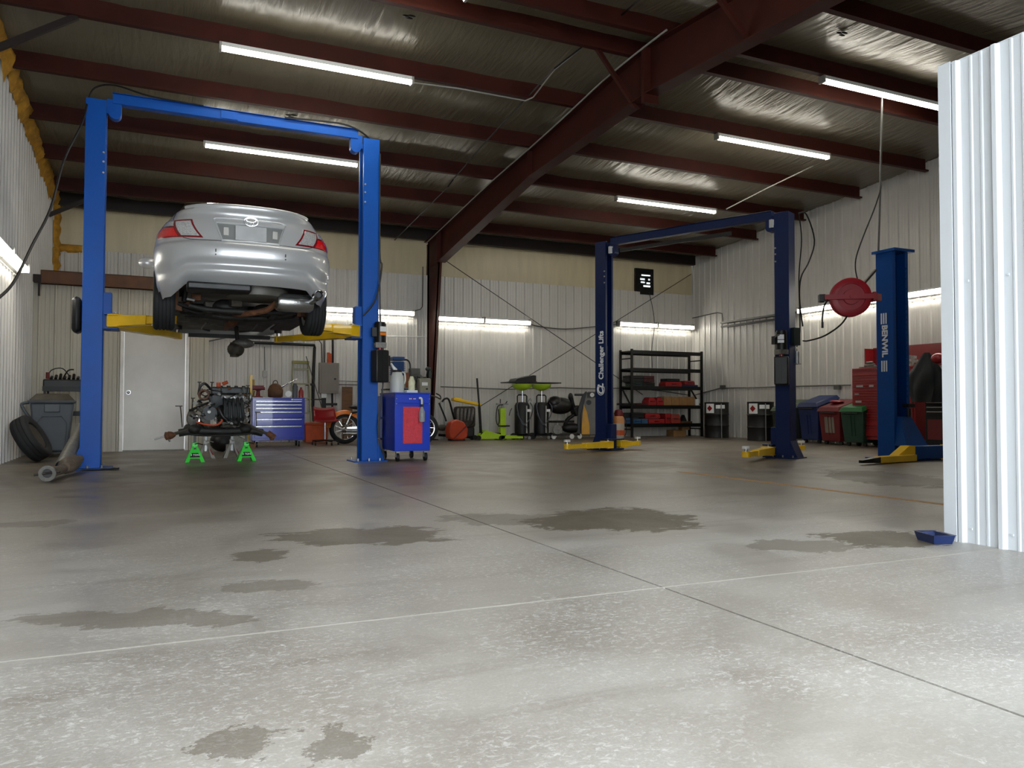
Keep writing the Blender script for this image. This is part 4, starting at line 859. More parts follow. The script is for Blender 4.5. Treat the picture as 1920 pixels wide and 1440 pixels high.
m.xf(Matrix.Identity(4)); o = put(m.tube([(-1.25, 13.85, 1.17), (-1.2, 13.85, 1.3), (-1.05, 13.86, 1.33), (-0.95, 13.9, 1.2)], 0.008, 6, 5).tube([(-1.05, 13.9, 1.17), (-0.98, 13.9, 1.30), (-0.9, 13.9, 1.32)], 0.012, 6, 4).xf(Matrix.Translation((-0.28, 0, -0.0))), 'wiring_heap', M_BLKM, 'tangle of black wiring and plugs heaped on the tray left of the lift post', 'wiring'); o['kind'] = 'stuff'
put(M().cyl((-1.52, 13.8, 1.165), (-1.52, 13.8, 1.265), 0.025, n=10), 'small_can', M_REDD, 'small red can on the tray of the black cart', 'can')
t = thing('exhaust_pipe', 'rusty exhaust pipe with an open flange lying in front of the left lift post', 'exhaust pipe', (-0.92, 9.25, 0))
M().lathe([(0.045, 0.0), (0.055, 0.0), (0.058, 0.12), (0.05, 0.25)], (-0.02, -0.05, 0.085), (-0.12, -1, 0.0), 20, cap=False).tube([(-0.02, -0.05, 0.085), (0.02, 0.3, 0.08), (0.10, 0.7, 0.12), (0.12, 1.0, 0.14)], 0.05, 14, 5).build('pipe', mat('weathered_pipe', (104, 92, 80), 0.7, 0.2, 0.35, 24, bump=0.4), t)
M().lathe([(0.046, 0), (0.078, 0.0), (0.08, 0.014), (0.078, 0.028), (0.046, 0.028)], (-0.05, -0.30, 0.085), (-0.12, -1, 0), 22, cap=False).build('flange', M_ALU, t); M().cyl((-0.05, -0.29, 0.085), (-0.05, -0.285, 0.085), 0.047, n=20).build('bore', M_BLK, t)
M().lathe([(0.05, 0), (0.085, 0.05), (0.09, 0.2), (0.085, 0.33), (0.05, 0.38)], (0.04, 0.32, 0.10), (0.16, 1, 0.1), 18).build('converter', MATS['weathered_pipe'], t)
M().cyl((-0.17, -0.28, 0.07), (0.06, -0.30, 0.1), 0.012).build('stud', M_GRIME, t)
t = thing('heat_shield', 'ribbed grey heat shield leaning between the trash can and the left lift post', 'heat shield', (-0.98, 10.3, 0))
rows = []
for i in range(22):
    a = i/21; c0 = Vector((0.02+0.12*a, -0.1+1.0*a, 0.06+0.40*a)); rr = 0.075+0.012*(i % 2)
    rows.append([c0+Vector((rr*math.cos(th), 0, rr*math.sin(th))) for th in [PI*j/10-0.3 for j in range(13)]])
M().grid(rows).build('shell', M_ALU, t, fix=False)
M().tube([(0.16, 0.85, 0.3), (0.18, 0.95, 0.7)], 0.012, 8).cyl((0.16, 0.95, 0.55), (0.17, 0.95, 0.85), 0.03, n=12).build('damper', M_ZINC, t)
M().tube([(0.17, 0.95, 0.85), (0.17, 0.96, 0.95), (0.2, 1.0, 1.05)], 0.007, 6).build('stub', M_BLK, t)
rows = []
for i in range(14):
    rows.append([(-0.78+i*0.030, 10.28+0.02*math.sin(i)+j*0.022, 0.008+0.02*(1-abs(j-3)/3.2)*(0.7+0.5*noise.noise(Vector((i*.6, j*.5, 2))))) for j in range(7)])
put(M().grid(rows), 'rag', M_CLOTH, 'crumpled black rag at the foot of the left lift post', 'rag')
for i in range(2):
    pass

# ------------------------------------------------------------------ engine on its subframe
e = thing('engine', 'dismounted car engine on its subframe, standing on four jack stands under the car', 'engine', (0.80, 11.45, 0.36))
M().tube([(-0.52, 0.0, 0.03), (-0.32, -0.02, 0.06), (-0.1, -0.02, 0.05), (0.2, -0.02, 0.05), (0.36, -0.02, 0.06), (0.56, 0.0, 0.02)], 0.052, 10, 4).build('front_crossmember', M_DARK, e)
M().tube([(-0.42, 0.75, 0.03), (0, 0.8, 0.06), (0.42, 0.75, 0.03)], 0.05, 10, 4).build('rear_crossmember', M_DARK, e)
for sx in (-1, 1):
    M().tube([(sx*0.36, -0.02, 0.06), (sx*0.40, 0.35, 0.10), (sx*0.40, 0.76, 0.04)], 0.045, 8, 4).build('side_rail', M_DARK, e)
    M().ell((sx*0.33, -0.04, 0.08), 0.085, 0.08, 0.065).build('bushing', M_DARK, e)
M().tube([(-0.28, -0.03, 0.14), (-0.45, -0.05, 0.06), (-0.62, -0.06, 0.01)], 0.022, 8, 3).build('drive_shaft', M_GRIME, e)
M().lathe([(0.02, 0), (0.055, 0.015), (0.05, 0.05), (0.058, 0.055), (0.045, 0.10), (0.02, 0.14)], (-0.70, -0.07, -0.01), (1, 0.05, 0.15), 16).build('joint_boot', M_RUST, e)
M().cyl((-0.70, -0.07, -0.01), (-0.82, -0.08, -0.05), 0.012, 0.010, 10).build('stub_shaft', M_ZINC, e)
M().tube([(-0.66, -0.08, -0.03), (-0.63, -0.08, -0.08)], 0.012, 8).build('ball_stud', M_ALU, e)
M().tube([(-0.48, 0.0, 0.11), (-0.50, 0.0, 0.33), (-0.51, 0.0, 0.40)], 0.007, 6).bx(-0.57, -0.48, -0.01, 0.01, 0.385, 0.40).build('link_rod', M_GRIME, e)
M().tube([(0.30, -0.03, 0.16), (0.50, -0.05, 0.06), (0.66, -0.06, -0.01)], 0.022, 8, 3).build('drive_shaft', M_GRIME, e)
M().cyl((0.62, -0.06, 0.02), (0.72, -0.07, -0.05), 0.045, 0.04, 14).cyl((0.68, -0.07, -0.03), (0.70, -0.07, -0.05), 0.052, n=14).build('joint_boot', M_RUST, e)
M().tube([(0.48, 0.0, 0.11), (0.47, 0.0, 0.30)], 0.006, 6).bx(0.46, 0.53, -0.01, 0.01, 0.30, 0.315).build('link_rod', M_GRIME, e)
M().tube([(-0.52, -0.02, 0.04), (-0.3, -0.06, 0.0), (0.0, -0.06, -0.01), (0.3, -0.06, 0.0), (0.5, -0.02, 0.03)], 0.012, 8, 4).build('stabiliser_bar', M_DARK, e)
M().bx(-0.02, 0.36, 0.10, 0.48, 0.14, 0.42).build('engine_block', M_ALU, e, bev=0.02)
M().bx(0.0, 0.34, 0.10, 0.44, 0.02, 0.15).build('oil_pan', M_GRIME, e, bev=0.03)
M().bx(-0.02, 0.37, 0.12, 0.44, 0.42, 0.56).build('cylinder_head', M_ALU, e, bev=0.02)
vc = M().bx(-0.04, 0.40, 0.08, 0.36, 0.56, 0.66).build('valve_cover', M_DPL, e, bev=0.02)
for i in range(4): M().cyl((0.02+i*0.1, 0.2, 0.66), (0.02+i*0.1, 0.2, 0.68), 0.025, n=12).build('coil_pack', M_BLK, vc)
M().bx(-0.12, 0.02, 0.04, 0.16, 0.52, 0.66).build('throttle_box', M_DPL, e, bev=0.02)
mf = M().bx(0.03, 0.31, -0.08, 0.06, 0.20, 0.42).build('intake_manifold', M_DPL, e, bev=0.035)
for i in range(5): M().tube([(0.05+i*0.06, -0.04, 0.20), (0.05+i*0.06, -0.105, 0.25), (0.055+i*0.056, -0.11, 0.36), (0.055+i*0.056, -0.05, 0.45), (0.055+i*0.056, 0.05, 0.49)], 0.022, 8, 4).build('runner', M_DPL, mf)
for i in range(6): M().cyl((0.0+i*0.06, 0.07, 0.52), (0.0+i*0.06, 0.03, 0.52), 0.009, n=6).build('head_bolt', M_ZINC, e)
M().bx(-0.03, 0.20, 0.06, 0.085, 0.505, 0.515).build('fuel_rail', M_ZINC, e)
M().lathe([(0.10, 0), (0.17, 0.06), (0.185, 0.14), (0.185, 0.20)], (-0.32, 0.26, 0.22), (1, 0, 0), 24).build('bell_housing', M_ALU, e)
M().lathe([(0.03, 0), (0.10, 0.02), (0.12, 0.08), (0.10, 0.12)], (-0.42, 0.26, 0.22), (1, 0, 0), 20).build('gearbox_end', M_ALU, e)
M().cyl((-0.14, -0.02, 0.30), (-0.14, 0.10, 0.30), 0.10, n=24).cyl((-0.14, -0.03, 0.30), (-0.14, -0.02, 0.30), 0.026, n=16).build('inverter_cover', M_DPL, e)
M().cyl((-0.145, -0.035, 0.315), (-0.145, -0.04, 0.315), 0.022, n=16).build('cap', M_WHT, e)
M().lathe([(0.05, 0), (0.08, 0.02), (0.08, 0.10), (0.03, 0.12)], (-0.34, 0.0, 0.20), (0, 1, 0.2), 18).build('motor_cover', M_ALU, e)
M().tube([(-0.34, -0.04, 0.22), (-0.30, -0.06, 0.26), (-0.27, -0.05, 0.22), (-0.28, -0.05, 0.16)], 0.018, 8, 4).build('bright_hose_neck', M_CHR, e)
M().tube([(-0.30, -0.06, 0.18), (-0.22, -0.08, 0.15), (-0.08, -0.08, 0.13), (0.0, -0.08, 0.17), (0.03, -0.06, 0.24), (0.0, -0.04, 0.33)], 0.014, 8, 5).build('orange_cable', mat('orange_cable', (196, 84, 52), 0.5), e, label='orange high-voltage cable')
M().lathe([(0.05, 0), (0.075, 0.0), (0.08, 0.04), (0.06, 0.10)], (-0.22, -0.06, 0.55), (0.3, 1, -0.2), 20, cap=False).build('intake_hose', mat('brown_hose', (92, 64, 50), 0.6), e)
M().lathe([(0.06, 0), (0.09, 0.01), (0.09, 0.05), (0.03, 0.07)], (-0.06, -0.05, 0.46), (0, 1, 0.1), 20).build('pump_cover', M_DPL, e)
M().tube([(0.02, -0.02, 0.38), (-0.02, -0.09, 0.36), (0.02, -0.11, 0.26), (0.08, -0.10, 0.20)], 0.03, 10, 5).build('coolant_hose', M_BLK, e)
M().tube([(-0.15, 0.0, 0.44), (-0.25, -0.02, 0.40), (-0.33, -0.02, 0.36), (-0.40, -0.02, 0.33)], 0.016, 8, 4).build('vacuum_hose', M_BLK, e)
M().tube([(-0.12, 0.05, 0.62), (-0.2, 0.0, 0.70), (-0.26, 0.0, 0.66), (-0.28, 0.02, 0.55)], 0.018, 8, 4).build('upper_hose', M_BLK, e)
M().cyl((-0.02, 0.1, 0.66), (-0.02, 0.1, 0.72), 0.03, n=12).cyl((0.03, 0.1, 0.70), (0.10, 0.1, 0.73), 0.024, n=10).build('oil_filler', M_ORGD, e)
M().lathe([(0.03, 0), (0.06, 0.005), (0.06, 0.025), (0.03, 0.03)], (0.39, 0.16, 0.52), (1, 0, 0), 20).build('cam_pulley', M_ZINC, e)
M().lathe([(0.03, 0), (0.075, 0.005), (0.075, 0.03), (0.03, 0.035)], (0.38, 0.2, 0.22), (1, 0, 0), 20).build('crank_pulley', M_BLKM, e)
M().tube([(0.40, 0.22+0.09*math.cos(a), 0.36+0.19*math.sin(a)) for a in [2*PI*i/20 for i in range(20)]], 0.008, 5, closed=True).build('belt', M_RUB, e)
rr = random.Random(5)
for i in range(90):    # brackets, sensors and bolts bristling on the front of the engine
    x = rr.uniform(-0.36, 0.38); z = rr.uniform(0.08, 0.66) if x > -0.15 else rr.uniform(0.08, 0.50); y = rr.uniform(-0.06, 0.08)
    if rr.random() < .5: M().cyl((x, y, z), (x+rr.uniform(-.04, .04), y-0.05, z+rr.uniform(-.03, .03)), rr.uniform(0.007, 0.02), n=8).build('sensor', rr.choice((M_GRIME, M_ALU, M_ZINC, M_ALU, M_RUST)), e)
    else: M().cb((x, y, z), (rr.uniform(.02, .06), .04, rr.uniform(.015, .05)), Matrix.Rotation(rr.uniform(0, 3), 3, 'Y')).build('bracket', rr.choice((M_GRIME, M_ALU, M_GRIME)), e)
for i in range(26):
    x = rr.uniform(-0.34, 0.34); z = rr.uniform(0.15, 0.62)
    M().tube([(x, 0.0, z), (x+rr.uniform(-.06, .06), -0.07, z+rr.uniform(-.06, .06)), (x+rr.uniform(-.1, .1), -0.05, z+rr.uniform(-.12, .08)), (x+rr.uniform(-.12, .12), 0.04, z+rr.uniform(-.1, .1))], rr.uniform(0.005, 0.010), 6, 4).build('wire', M_BLK, e)
for x, z, h_ in ((-0.28, .62, .10), (-0.12, .66, .06), (0.35, .6, .08), (-0.36, .4, .1)): M().cyl((x, 0.02, z-0.08), (x+0.01, 0.02, z+h_), 0.008, n=8).cb((x+0.01, 0.02, z+h_), (0.05, 0.02, 0.015)).build('bracket', M_GRIME, e)
def jack_stand(name, label, x, y, mt, top, green=True, group=None, rz=0):
    t = thing(name, label, 'jack stand', (x, y, 0), rz, group)
    h = 0.21; a, b = 0.125, 0.035
    for sx in (-1, 1):
        for sy in (-1, 1):
            M().add([(sx*a, sy*a, 0), (sx*(a-0.05), sy*a, 0), (sx*a, sy*(a-0.05), 0), (sx*b, sy*b, h), (sx*(b-0.03), sy*b, h), (sx*b, sy*(b-0.03), h)], [(0, 1, 4, 3), (0, 3, 5, 2), (1, 2, 5, 4), (0, 2, 1), (3, 4, 5)]).build('leg', mt, t)
    if green:
        for sy in (-1, 1): M().add([(-0.098, sy*0.105, 0.05), (0.098, sy*0.105, 0.05), (0.045, sy*0.05, 0.17), (-0.045, sy*0.05, 0.17)], [(0, 1, 2, 3)]).build('face_plate', mt, t)
        for sx in (-1, 1): M().add([(sx*0.105, -0.098, 0.05), (sx*0.105, 0.098, 0.05), (sx*0.05, 0.045, 0.17), (sx*0.05, -0.045, 0.17)], [(0, 1, 2, 3)]).build('face_plate', mt, t)
        M().add([(-0.065, -0.0995, 0.065), (0.065, -0.0995, 0.065), (0.04, -0.074, 0.122), (-0.04, -0.074, 0.122)], [(0, 1, 2, 3)]).build('label_plate', M_BLK, t, label='black label plate')
        text('3 TON', 0.036, 0.001, face((0, -0.0885, 0.095), (1, 0, 0), (0, 0.43, 0.9)), 'lettering', M_STICK, t, bold=0.001)
    else:
        M().add([(0.085, -0.127, 0.05), (0.10, -0.127, 0.05), (0.062, -0.08, 0.13), (0.052, -0.08, 0.13)], [(0, 1, 2, 3)]).build('red_sticker', M_RED, t)
    M().bx(-b, b, -b, b, h-0.02, h+0.05).build('collar', mt, t, bev=0.004)
    M().tube([(0, -b, h+0.03), (0.04, -b-0.02, h+0.04), (0.10, -b-0.02, h+0.02)], 0.007, 6).build('handle', M_BLKM if green else mt, t)
    M().bx(-0.016, 0.016, -0.012, 0.012, 0.1, top-0.02).build('ratchet_bar', M_BLKM if green else M_ZINC, t)
    M().bx(-0.05, 0.05, -0.025, 0.025, top-0.02, top).build('saddle', M_BLKM if green else M_ZINC, t)
jack_stand('jack_stand', 'bright green jack stand under the left side of the engine', 0.48, 11.42, M_GRN, 0.375)
jack_stand('jack_stand', 'bright green jack stand under the right side of the engine, beside the blue chest', 1.14, 11.42, M_GRN, 0.375)
jack_stand('jack_stand', 'grey jack stand behind the left green one', 0.66, 12.2, M_LGRY, 0.355, False)
jack_stand('jack_stand', 'grey jack stand in the middle under the engine', 1.02, 12.2, M_LGRY, 0.355, False)
t = thing('gearbox_parts', 'greasy black and silver gearbox lying on the floor behind the grey jack stands', 'gearbox', (1.15, 13.6, 0))
M().ell((-0.15, 0.15, 0.17), 0.2, 0.18, 0.17).build('case', M_BLK, t); M().cyl((0.05, 0, 0.13), (0.05, 0.14, 0.13), 0.13, n=18).cb((0.0, -0.02, 0.08), (0.22, 0.1, 0.10)).build('cover', M_ALU, t); M().cyl((-0.05, 0.0, 0.34), (0.22, -0.05, 0.20), 0.014).build('lever', M_ZINC, t)
put(M().bx(1.28, 1.62, 14.6, 14.9, 0, 0.10), 'wood_block', M_WOOD, 'low wooden block on the floor behind the engine', 'block')
g0 = Vector((1.02, 12.0, 1.50))
def G(x, y, z): return g0+Vector((x, y, z))
h = M().ell(G(0.02, 0, 0.08), 0.12, 0.10, 0.11).cyl(G(0, 0, 0.18), G(0, 0, -0.03), 0.06, n=14).build('front_knuckle', M_GRIME, car, True)
M().lathe([(0.03, -0.012), (0.14, -0.012), (0.15, 0), (0.14, 0.012), (0.03, 0.012)], G(-0.12, 0, 0.16), (0.1, 0.3, 1), 26).build('front_disc', M_BLKM, h)
M().cb(G(-0.14, 0, 0.06), (0.11, 0.06, 0.07)).build('green_bracket', mat('olive_green', (104, 116, 36), 0.5), h); M().tube([G(-0.02, 0, -0.02), G(0.0, 0, -0.08), G(0.04, 0, -0.10), G(0.07, 0, -0.06)], 0.012, 8, 4).build('red_hose', M_REDD, h)
M().tube([G(0, 0, -0.05), G(0, 0, -0.30)], 0.004, 5).build('loose_wire', M_ROPE, h); M().cyl(G(0.05, 0, 0.1), G(0.02, 0.02, 0.45), 0.03, n=10).build('front_strut', M_DARK, car, True)
M().bar(G(-0.62, 0.05, 0.27), G(0.5, 0.05, 0.27), 0.10, 0.05).build('front_beam', M_DARK, car, True); M().ell(G(0.12, 0, 0.17), 0.16, 0.1, 0.07).build('hanging_duct', M_ALU, car, True)

# ------------------------------------------------------------------ blue tool chest and what stands on it
def drawers(t, x0, x1, y, zs, mt, hm=M_STEELW, gap=0.006, slot=True):
    for a, b in zip(zs[:-1], zs[1:]):
        d = M().bx(x0, x1, y-0.018, y, a+gap, b-gap).build('drawer', mt, t, bev=0.003)
        M().bx(x0+0.02, x1-0.02, y-0.034, y-0.018, b-gap-0.022, b-gap-0.006).build('handle', hm, d)
def caster(t, x, y, r=0.05, w=0.03):
    c = M().cyl((x-w/2, y, r), (x+w/2, y, r), r, n=18).build('caster', M_BLK, t); M().bx(x-w/2-0.008, x-w/2-0.004, y-0.02, y+0.02, r, 2*r+0.01).bx(x+w/2+0.004, x+w/2+0.008, y-0.02, y+0.02, r, 2*r+0.01).bx(x-w/2-0.008, x+w/2+0.008, y-0.03, y+0.03, 2*r+0.005, 2*r+0.02).build('fork', M_ZINC, c)
t = thing('tool_chest', 'wide blue rolling tool chest with silver drawer handles behind the engine', 'tool chest', (2.07, 15.0, 0))
M().bx(-0.47, 0.47, 0.0, 0.46, 0.12, 0.90).build('cabinet', M_CARTD, t, bev=0.006); M().bx(-0.475, 0.475, -0.01, 0.47, 0.90, 0.915).build('top', M_CARTD, t)
drawers(t, -0.43, 0.43, 0.0, [0.16, 0.40, 0.53, 0.665, 0.735, 0.80, 0.865], M_CARTD)
for sx in (-1, 1):
    for sy in (0.07, 0.4): caster(t, sx*0.38, sy)
M().bx(0.22, 0.26, -0.003, 0.0, 0.872, 0.892).bx(0.27, 0.42, -0.003, 0.0, 0.876, 0.888).each('badge', M_STICK, t)
M().tube([(0.48, 0.1, 0.86), (0.53, 0.1, 0.87), (0.53, 0.36, 0.87), (0.48, 0.36, 0.86)], 0.010, 8).build('side_handle', M_ZINC, t)
zc_ = 0.915
t = thing('bench_vise', 'dark red stand-mounted tool at the left end of the blue tool chest', 'vise', (1.72, 15.2, zc_))
M().lathe([(0.09, 0), (0.085, 0.02), (0.04, 0.03), (0.03, 0.12), (0.06, 0.14)], n=16).cyl((-0.10, 0, 0.17), (0.12, 0, 0.17), 0.028).cb((0.0, 0, 0.20), (0.20, 0.06, 0.05)).build('body', M_REDD, t); M().cyl((0.12, -0.05, 0.17), (0.12, 0.05, 0.17), 0.008).build('handle', M_ZINC, t)
t = thing('backpack', 'brown leather backpack standing on the blue tool chest', 'bag', (2.03, 15.2, zc_))
M().lathe([(0.10, 0), (0.135, 0.02), (0.14, 0.14), (0.11, 0.22), (0.05, 0.265), (0.0, 0.27)], n=22).build('body', M_BRN, t, ang=1.5); M().tube([(-0.05, 0, 0.25), (-0.03, 0, 0.31), (0.02, 0, 0.32), (0.05, 0, 0.25)], 0.008, 6, 4).build('loop', M_BLK, t); M().ell((0.02, -0.11, 0.09), 0.08, 0.04, 0.07).build('pocket', M_BRN, t)
t = thing('dial_gauge', 'small round gauge leaning beside the brown backpack', 'gauge', (2.26, 15.15, zc_)); M().cyl((0, 0, 0.07), (0, 0.03, 0.07), 0.07, n=24).build('case', M_ZINC, t); M().cyl((0, -0.004, 0.07), (0, 0, 0.07), 0.056, n=24).build('dial', M_WHT, t)
put(M().cyl((2.16, 15.1, zc_+0.22), (2.42, 15.1, zc_+0.36), 0.012, n=10).cyl((2.13, 15.1, zc_+0.205), (2.17, 15.1, zc_+0.225), 0.02, n=10), 'torque_wrench', M_CHR, 'bright steel wrench leaning up above the gauge on the blue chest', 'wrench')
put(M().lathe([(0.05, 0), (0.052, 0.22), (0.03, 0.25), (0.03, 0.27)], (2.39, 15.2, zc_), n=18), 'steel_bottle', M_GRY, 'dark grey bottle beside the red can on the blue chest', 'bottle')
put(M().lathe([(0.05, 0), (0.05, 0.12), (0.02, 0.17), (0.02, 0.20)], (2.50, 15.18, zc_), n=14), 'red_can', M_RED, 'red can at the right end of the blue tool chest', 'can')
put(M().cb((1.72, 16.7, 0.70), (0.05, 0.02, 1.39), Matrix.Rotation(0.05, 3, 'Y')), 'spirit_level', M_YEL, 'yellow level standing upright against the back wall behind the engine', 'level')
put(M().cb((1.80, 16.72, 0.65), (0.04, 0.02, 1.30)), 'spirit_level', mat('dark_yellow', (160, 130, 30), 0.5), 'darker yellow level just right of the tall yellow one', 'level')
# step ladder folded against the back wall
t = thing('step_ladder', 'folded grey-green step ladder leaning on the back wall behind the blue chest', 'ladder', (2.78, 16.85, 0))
for sx in (-1, 1): M().bar((sx*0.24, 0.0, 0.0), (sx*0.155, 0.12, 1.66), 0.03, 0.07, (0, 1, 0)).build('rail', M_BELT, t)
for k in range(5):
    z = 0.3+k*0.31; w = 0.235-0.085*z/1.66; M().bx(-w, w, z*0.072-0.05, z*0.072+0.02, z-0.015, z+0.015).build('step', M_BELT, t)
M().bx(-0.175, 0.175, 0.06, 0.18, 1.66, 1.72).build('top_cap', mat('cap_yellow', (140, 134, 74), 0.5), t)
# black pipes, electrical panel, conduits, wall rack
YW = 17.05
tag(M().tube([PY(470, 642, YW), PY(590, 647, YW), PY(590, 652, YW), PY(588, 690, YW), PY(586, 790, YW)], 0.032, 10).build('black_pipe', M_BLKM), 'thick black pipe running along the back wall then down beside the panel', 'pipe')
tag(M().tube([PY(390, 640, YW-.02), PY(440, 630, YW), PY(597, 636, YW), PY(603, 645, YW), PY(604, 684, YW)], 0.013, 8).build('conduit', M_GALV), 'grey conduit entering the top left of the electrical panel', 'conduit')
tag(M().tube([PY(608, 600, YW), PY(608, 684, YW)], 0.02, 8).build('conduit', M_GALV), 'thick vertical conduit into the electrical panel', 'conduit')
tag(M().tube([PY(624, 610, YW), PY(624, 684, YW)], 0.024, 8).build('black_pipe', M_BLKM), 'black vertical pipe rising from the top right of the electrical panel', 'pipe')
tag(M().tube([PY(623, 734, YW), PY(623, 800, YW)], 0.02, 8).build('black_pipe', M_BLKM), 'black pipe running down below the electrical panel', 'pipe')
tag(M().tube([PY(496, 650, YW), PY(497, 695, YW)], 0.006, 6).build('hanging_wire', M_ROPE), 'thin cord hanging on the back wall above the outlet', 'cord')
put(M().cb(PY(497, 701, YW), (0.09, 0.05, 0.13)), 'outlet_box', M_LGRY, 'grey outlet box on the back wall left of the ladder', 'outlet')
t = thing('electrical_panel', 'taupe electrical panel box on the back wall left of the blue lift post', 'electrical panel', tuple(PY(616, 709, YW)))
M().bx(-0.21, 0.21, -0.08, 0.05, -0.33, 0.33).build('box', M_GRYP, t, bev=0.004); M().bx(-0.17, 0.19, -0.09, -0.08, -0.29, 0.29).build('door', M_GRYP, t, bev=0.003); M().cyl((0.12, -0.09, -0.02), (0.12, -0.11, -0.02), 0.022).build('latch', M_BLK, t)
put(M().cyl(PY(616, 684, YW-.05), PY(616, 661, YW-.05), 0.03).cyl(PY(620, 684, YW-.05), PY(620, 663, YW-.05), 0.022), 'orange_tube', M_ORGD, 'orange tubes standing on top of the electrical panel', 'tube')
put(M().cb(PY(607, 740, YW), (0.11, 0.06, 0.13)), 'outlet_box', M_WHT, 'white double outlet under the electrical panel', 'outlet')
t = thing('wall_bracket', 'black bracket bars fixed low on the back wall under the electrical panel', 'bracket', tuple(PY(610, 752, YW)))
c0 = PY(610, 752, YW)
M().bar(PY(577, 749, YW-.03), PY(608, 749, YW-.03), 0.03, 0.025).build('bar', M_BLKM, t, True); M().bar(PY(606, 758, YW-.05), PY(632, 758, YW-.05), 0.03, 0.05).build('bar', M_BLKM, t, True); M().cb(PY(607, 756, YW-.06), (0.09, 0.06, 0.22)).build('block', M_BLKM, t, True); M().bar(PY(573, 721, YW-.04), PY(590, 721, YW-.04), 0.03, 0.05).build('bar', M_BLKM, t, True)
put(M().bar(PY(574, 668, 16.9), PY(607, 775, 16.6), 0.012, 0.012), 'steel_rod', M_GRIME, 'thin steel rod leaning across the black pipe', 'rod')
tag(M().tube([PY(633, 714, YW), PY(700, 716, YW), PY(790, 718, YW)], 0.010, 6).build('conduit', M_GALV), 'upper of two thin conduits running right from the electrical panel', 'conduit')
tag(M().tube([PY(633, 721, YW), PY(700, 722, YW)], 0.010, 6).build('conduit', M_GALV), 'lower of two thin conduits running right from the electrical panel', 'conduit')
put(M().cb((PY(651, 748, 16.9).x, 16.9, 0.59), (0.22, 0.05, 1.18)), 'wood_board', M_WOOD, 'brown board leaning on the back wall just left of the blue lift post', 'board')
# red stool and orange bin
t = thing('shop_stool', 'red moulded shop stool on a wheeled base beside the blue tool chest', 'stool', (3.0, 15.4, 0))
rows = []
for i in range(13):
    u = -1+i/6; rows.append([(u*0.24*(1-0.15*j/6), -0.15+0.05*j, 0.47+0.03*u*u+(0.0 if j < 4 else 0.085*(j-3))) for j in range(7)])
g = M().grid(rows); sh = g.build('seat', M_RED, t, ang=1.5); s_ = sh.modifiers.new('s', 'SOLIDIFY'); s_.thickness = 0.03
M().cyl((0, 0, 0.10), (0, 0, 0.45), 0.022).build('gas_post', M_CHR, t)
for k in range(5):
    a = 2*PI*k/5; l = M().bar((0, 0, 0.10), (0.26*math.cos(a), 0.26*math.sin(a), 0.08), 0.035, 0.025).build('leg', M_BLKM, t); M().cyl((0.26*math.cos(a)-0.012, 0.26*math.sin(a), 0.03), (0.26*math.cos(a)+0.012, 0.26*math.sin(a), 0.03), 0.03).build('caster', M_BLK, l)
t = thing('parts_bin', 'dull orange box on the floor behind the red stool', 'box', (2.98, 16.3, 0)); tapbox(M(), 0, 0, 0.02, 0.38, (0.22, 0.16), (0.24, 0.18)).build('body', M_ORGD, t, bev=0.01); tapbox(M(), 0, 0, 0.38, 0.42, (0.25, 0.19), (0.25, 0.19)).build('rim', M_ORGD, t)
# motorcycle
mc = thing('motorcycle', 'motorcycle with an orange rear fender parked behind the blue lift post', 'motorcycle', (3.45, 15.7, 0), -0.10)
def spoked(x, r, par, wd=0.06):
    w = M().lathe([(r-0.09, -wd), (r-0.04, -wd), (r-0.01, -wd*.6), (r, 0), (r-0.01, wd*.6), (r-0.04, wd), (r-0.09, wd)], (x, 0, r), (0, 1, 0), 32, cap=False).build('tyre', M_RUB, par)
    M().lathe([(r-0.10, -0.035), (r-0.075, -0.04), (r-0.075, 0.04), (r-0.10, 0.035)], (x, 0, r), (0, 1, 0), 32, cap=False).build('rim', M_CHR, w)
    s = M()
    for i in range(20):
        a = 2*PI*i/20; s.cyl((x+0.03*math.cos(a+.5), 0.03*(-1)**i, r+0.03*math.sin(a+.5)), (x+(r-0.085)*math.cos(a), 0, r+(r-0.085)*math.sin(a)), 0.0035, n=4)
    s.build('spokes', M_CHR, w)['kind'] = 'stuff'; M().cyl((x, -0.07, r), (x, 0.07, r), 0.045).build('hub', M_CHR, w)
spoked(0.0, 0.31, mc); spoked(1.62, 0.31, mc, 0.045)
rows = []
for i in range(15):
    a = PI*(0.98-0.72*i/14); rows.append([((0.29+0.085*math.cos(b))*math.cos(a), 0.085*math.sin(b), 0.31+(0.29+0.085*math.cos(b))*math.sin(a)) for b in [-PI/2+PI*j/6 for j in range(7)]])
M().grid(rows).build('rear_fender', M_ORG, mc, ang=1.5)
M().cyl((0.0, -0.09, 0.33), (0.12, -0.10, 0.62), 0.02).build('shock', M_CHR, mc); M().bar((0.0, -0.08, 0.31), (0.6, -0.08, 0.36), 0.03, 0.05).build('swing_arm', M_CHR, mc)
M().cyl((-0.05, -0.13, 0.22), (0.75, -0.13, 0.20), 0.035).cyl((-0.05, -0.13, 0.28), (0.75, -0.13, 0.26), 0.03).each('exhaust', M_STEELW, mc)
M().cyl((-0.03, -0.075, 0.31), (0.03, -0.10, 0.31), 0.12, n=20).build('brake_drum', M_CHR, mc)
M().cb((0.75, 0, 0.42), (0.32, 0.22, 0.36)).build('engine_block', M_ALU, mc, bev=0.03); M().ell((0.85, 0, 0.82), 0.28, 0.13, 0.12).build('fuel_tank', M_ORG, mc); M().ell((0.35, 0, 0.74), 0.28, 0.13, 0.06).build('seat', M_BLK, mc)
M().tube([(0.1, -0.07, 0.62), (0.5, -0.07, 0.68), (0.9, -0.05, 0.72), (1.25, 0, 0.88)], 0.02, 8, 3).tube([(0.6, -0.05, 0.25), (0.95, -0.05, 0.25), (1.25, 0, 0.85)], 0.02, 8, 3).build('frame', M_BLKM, mc)
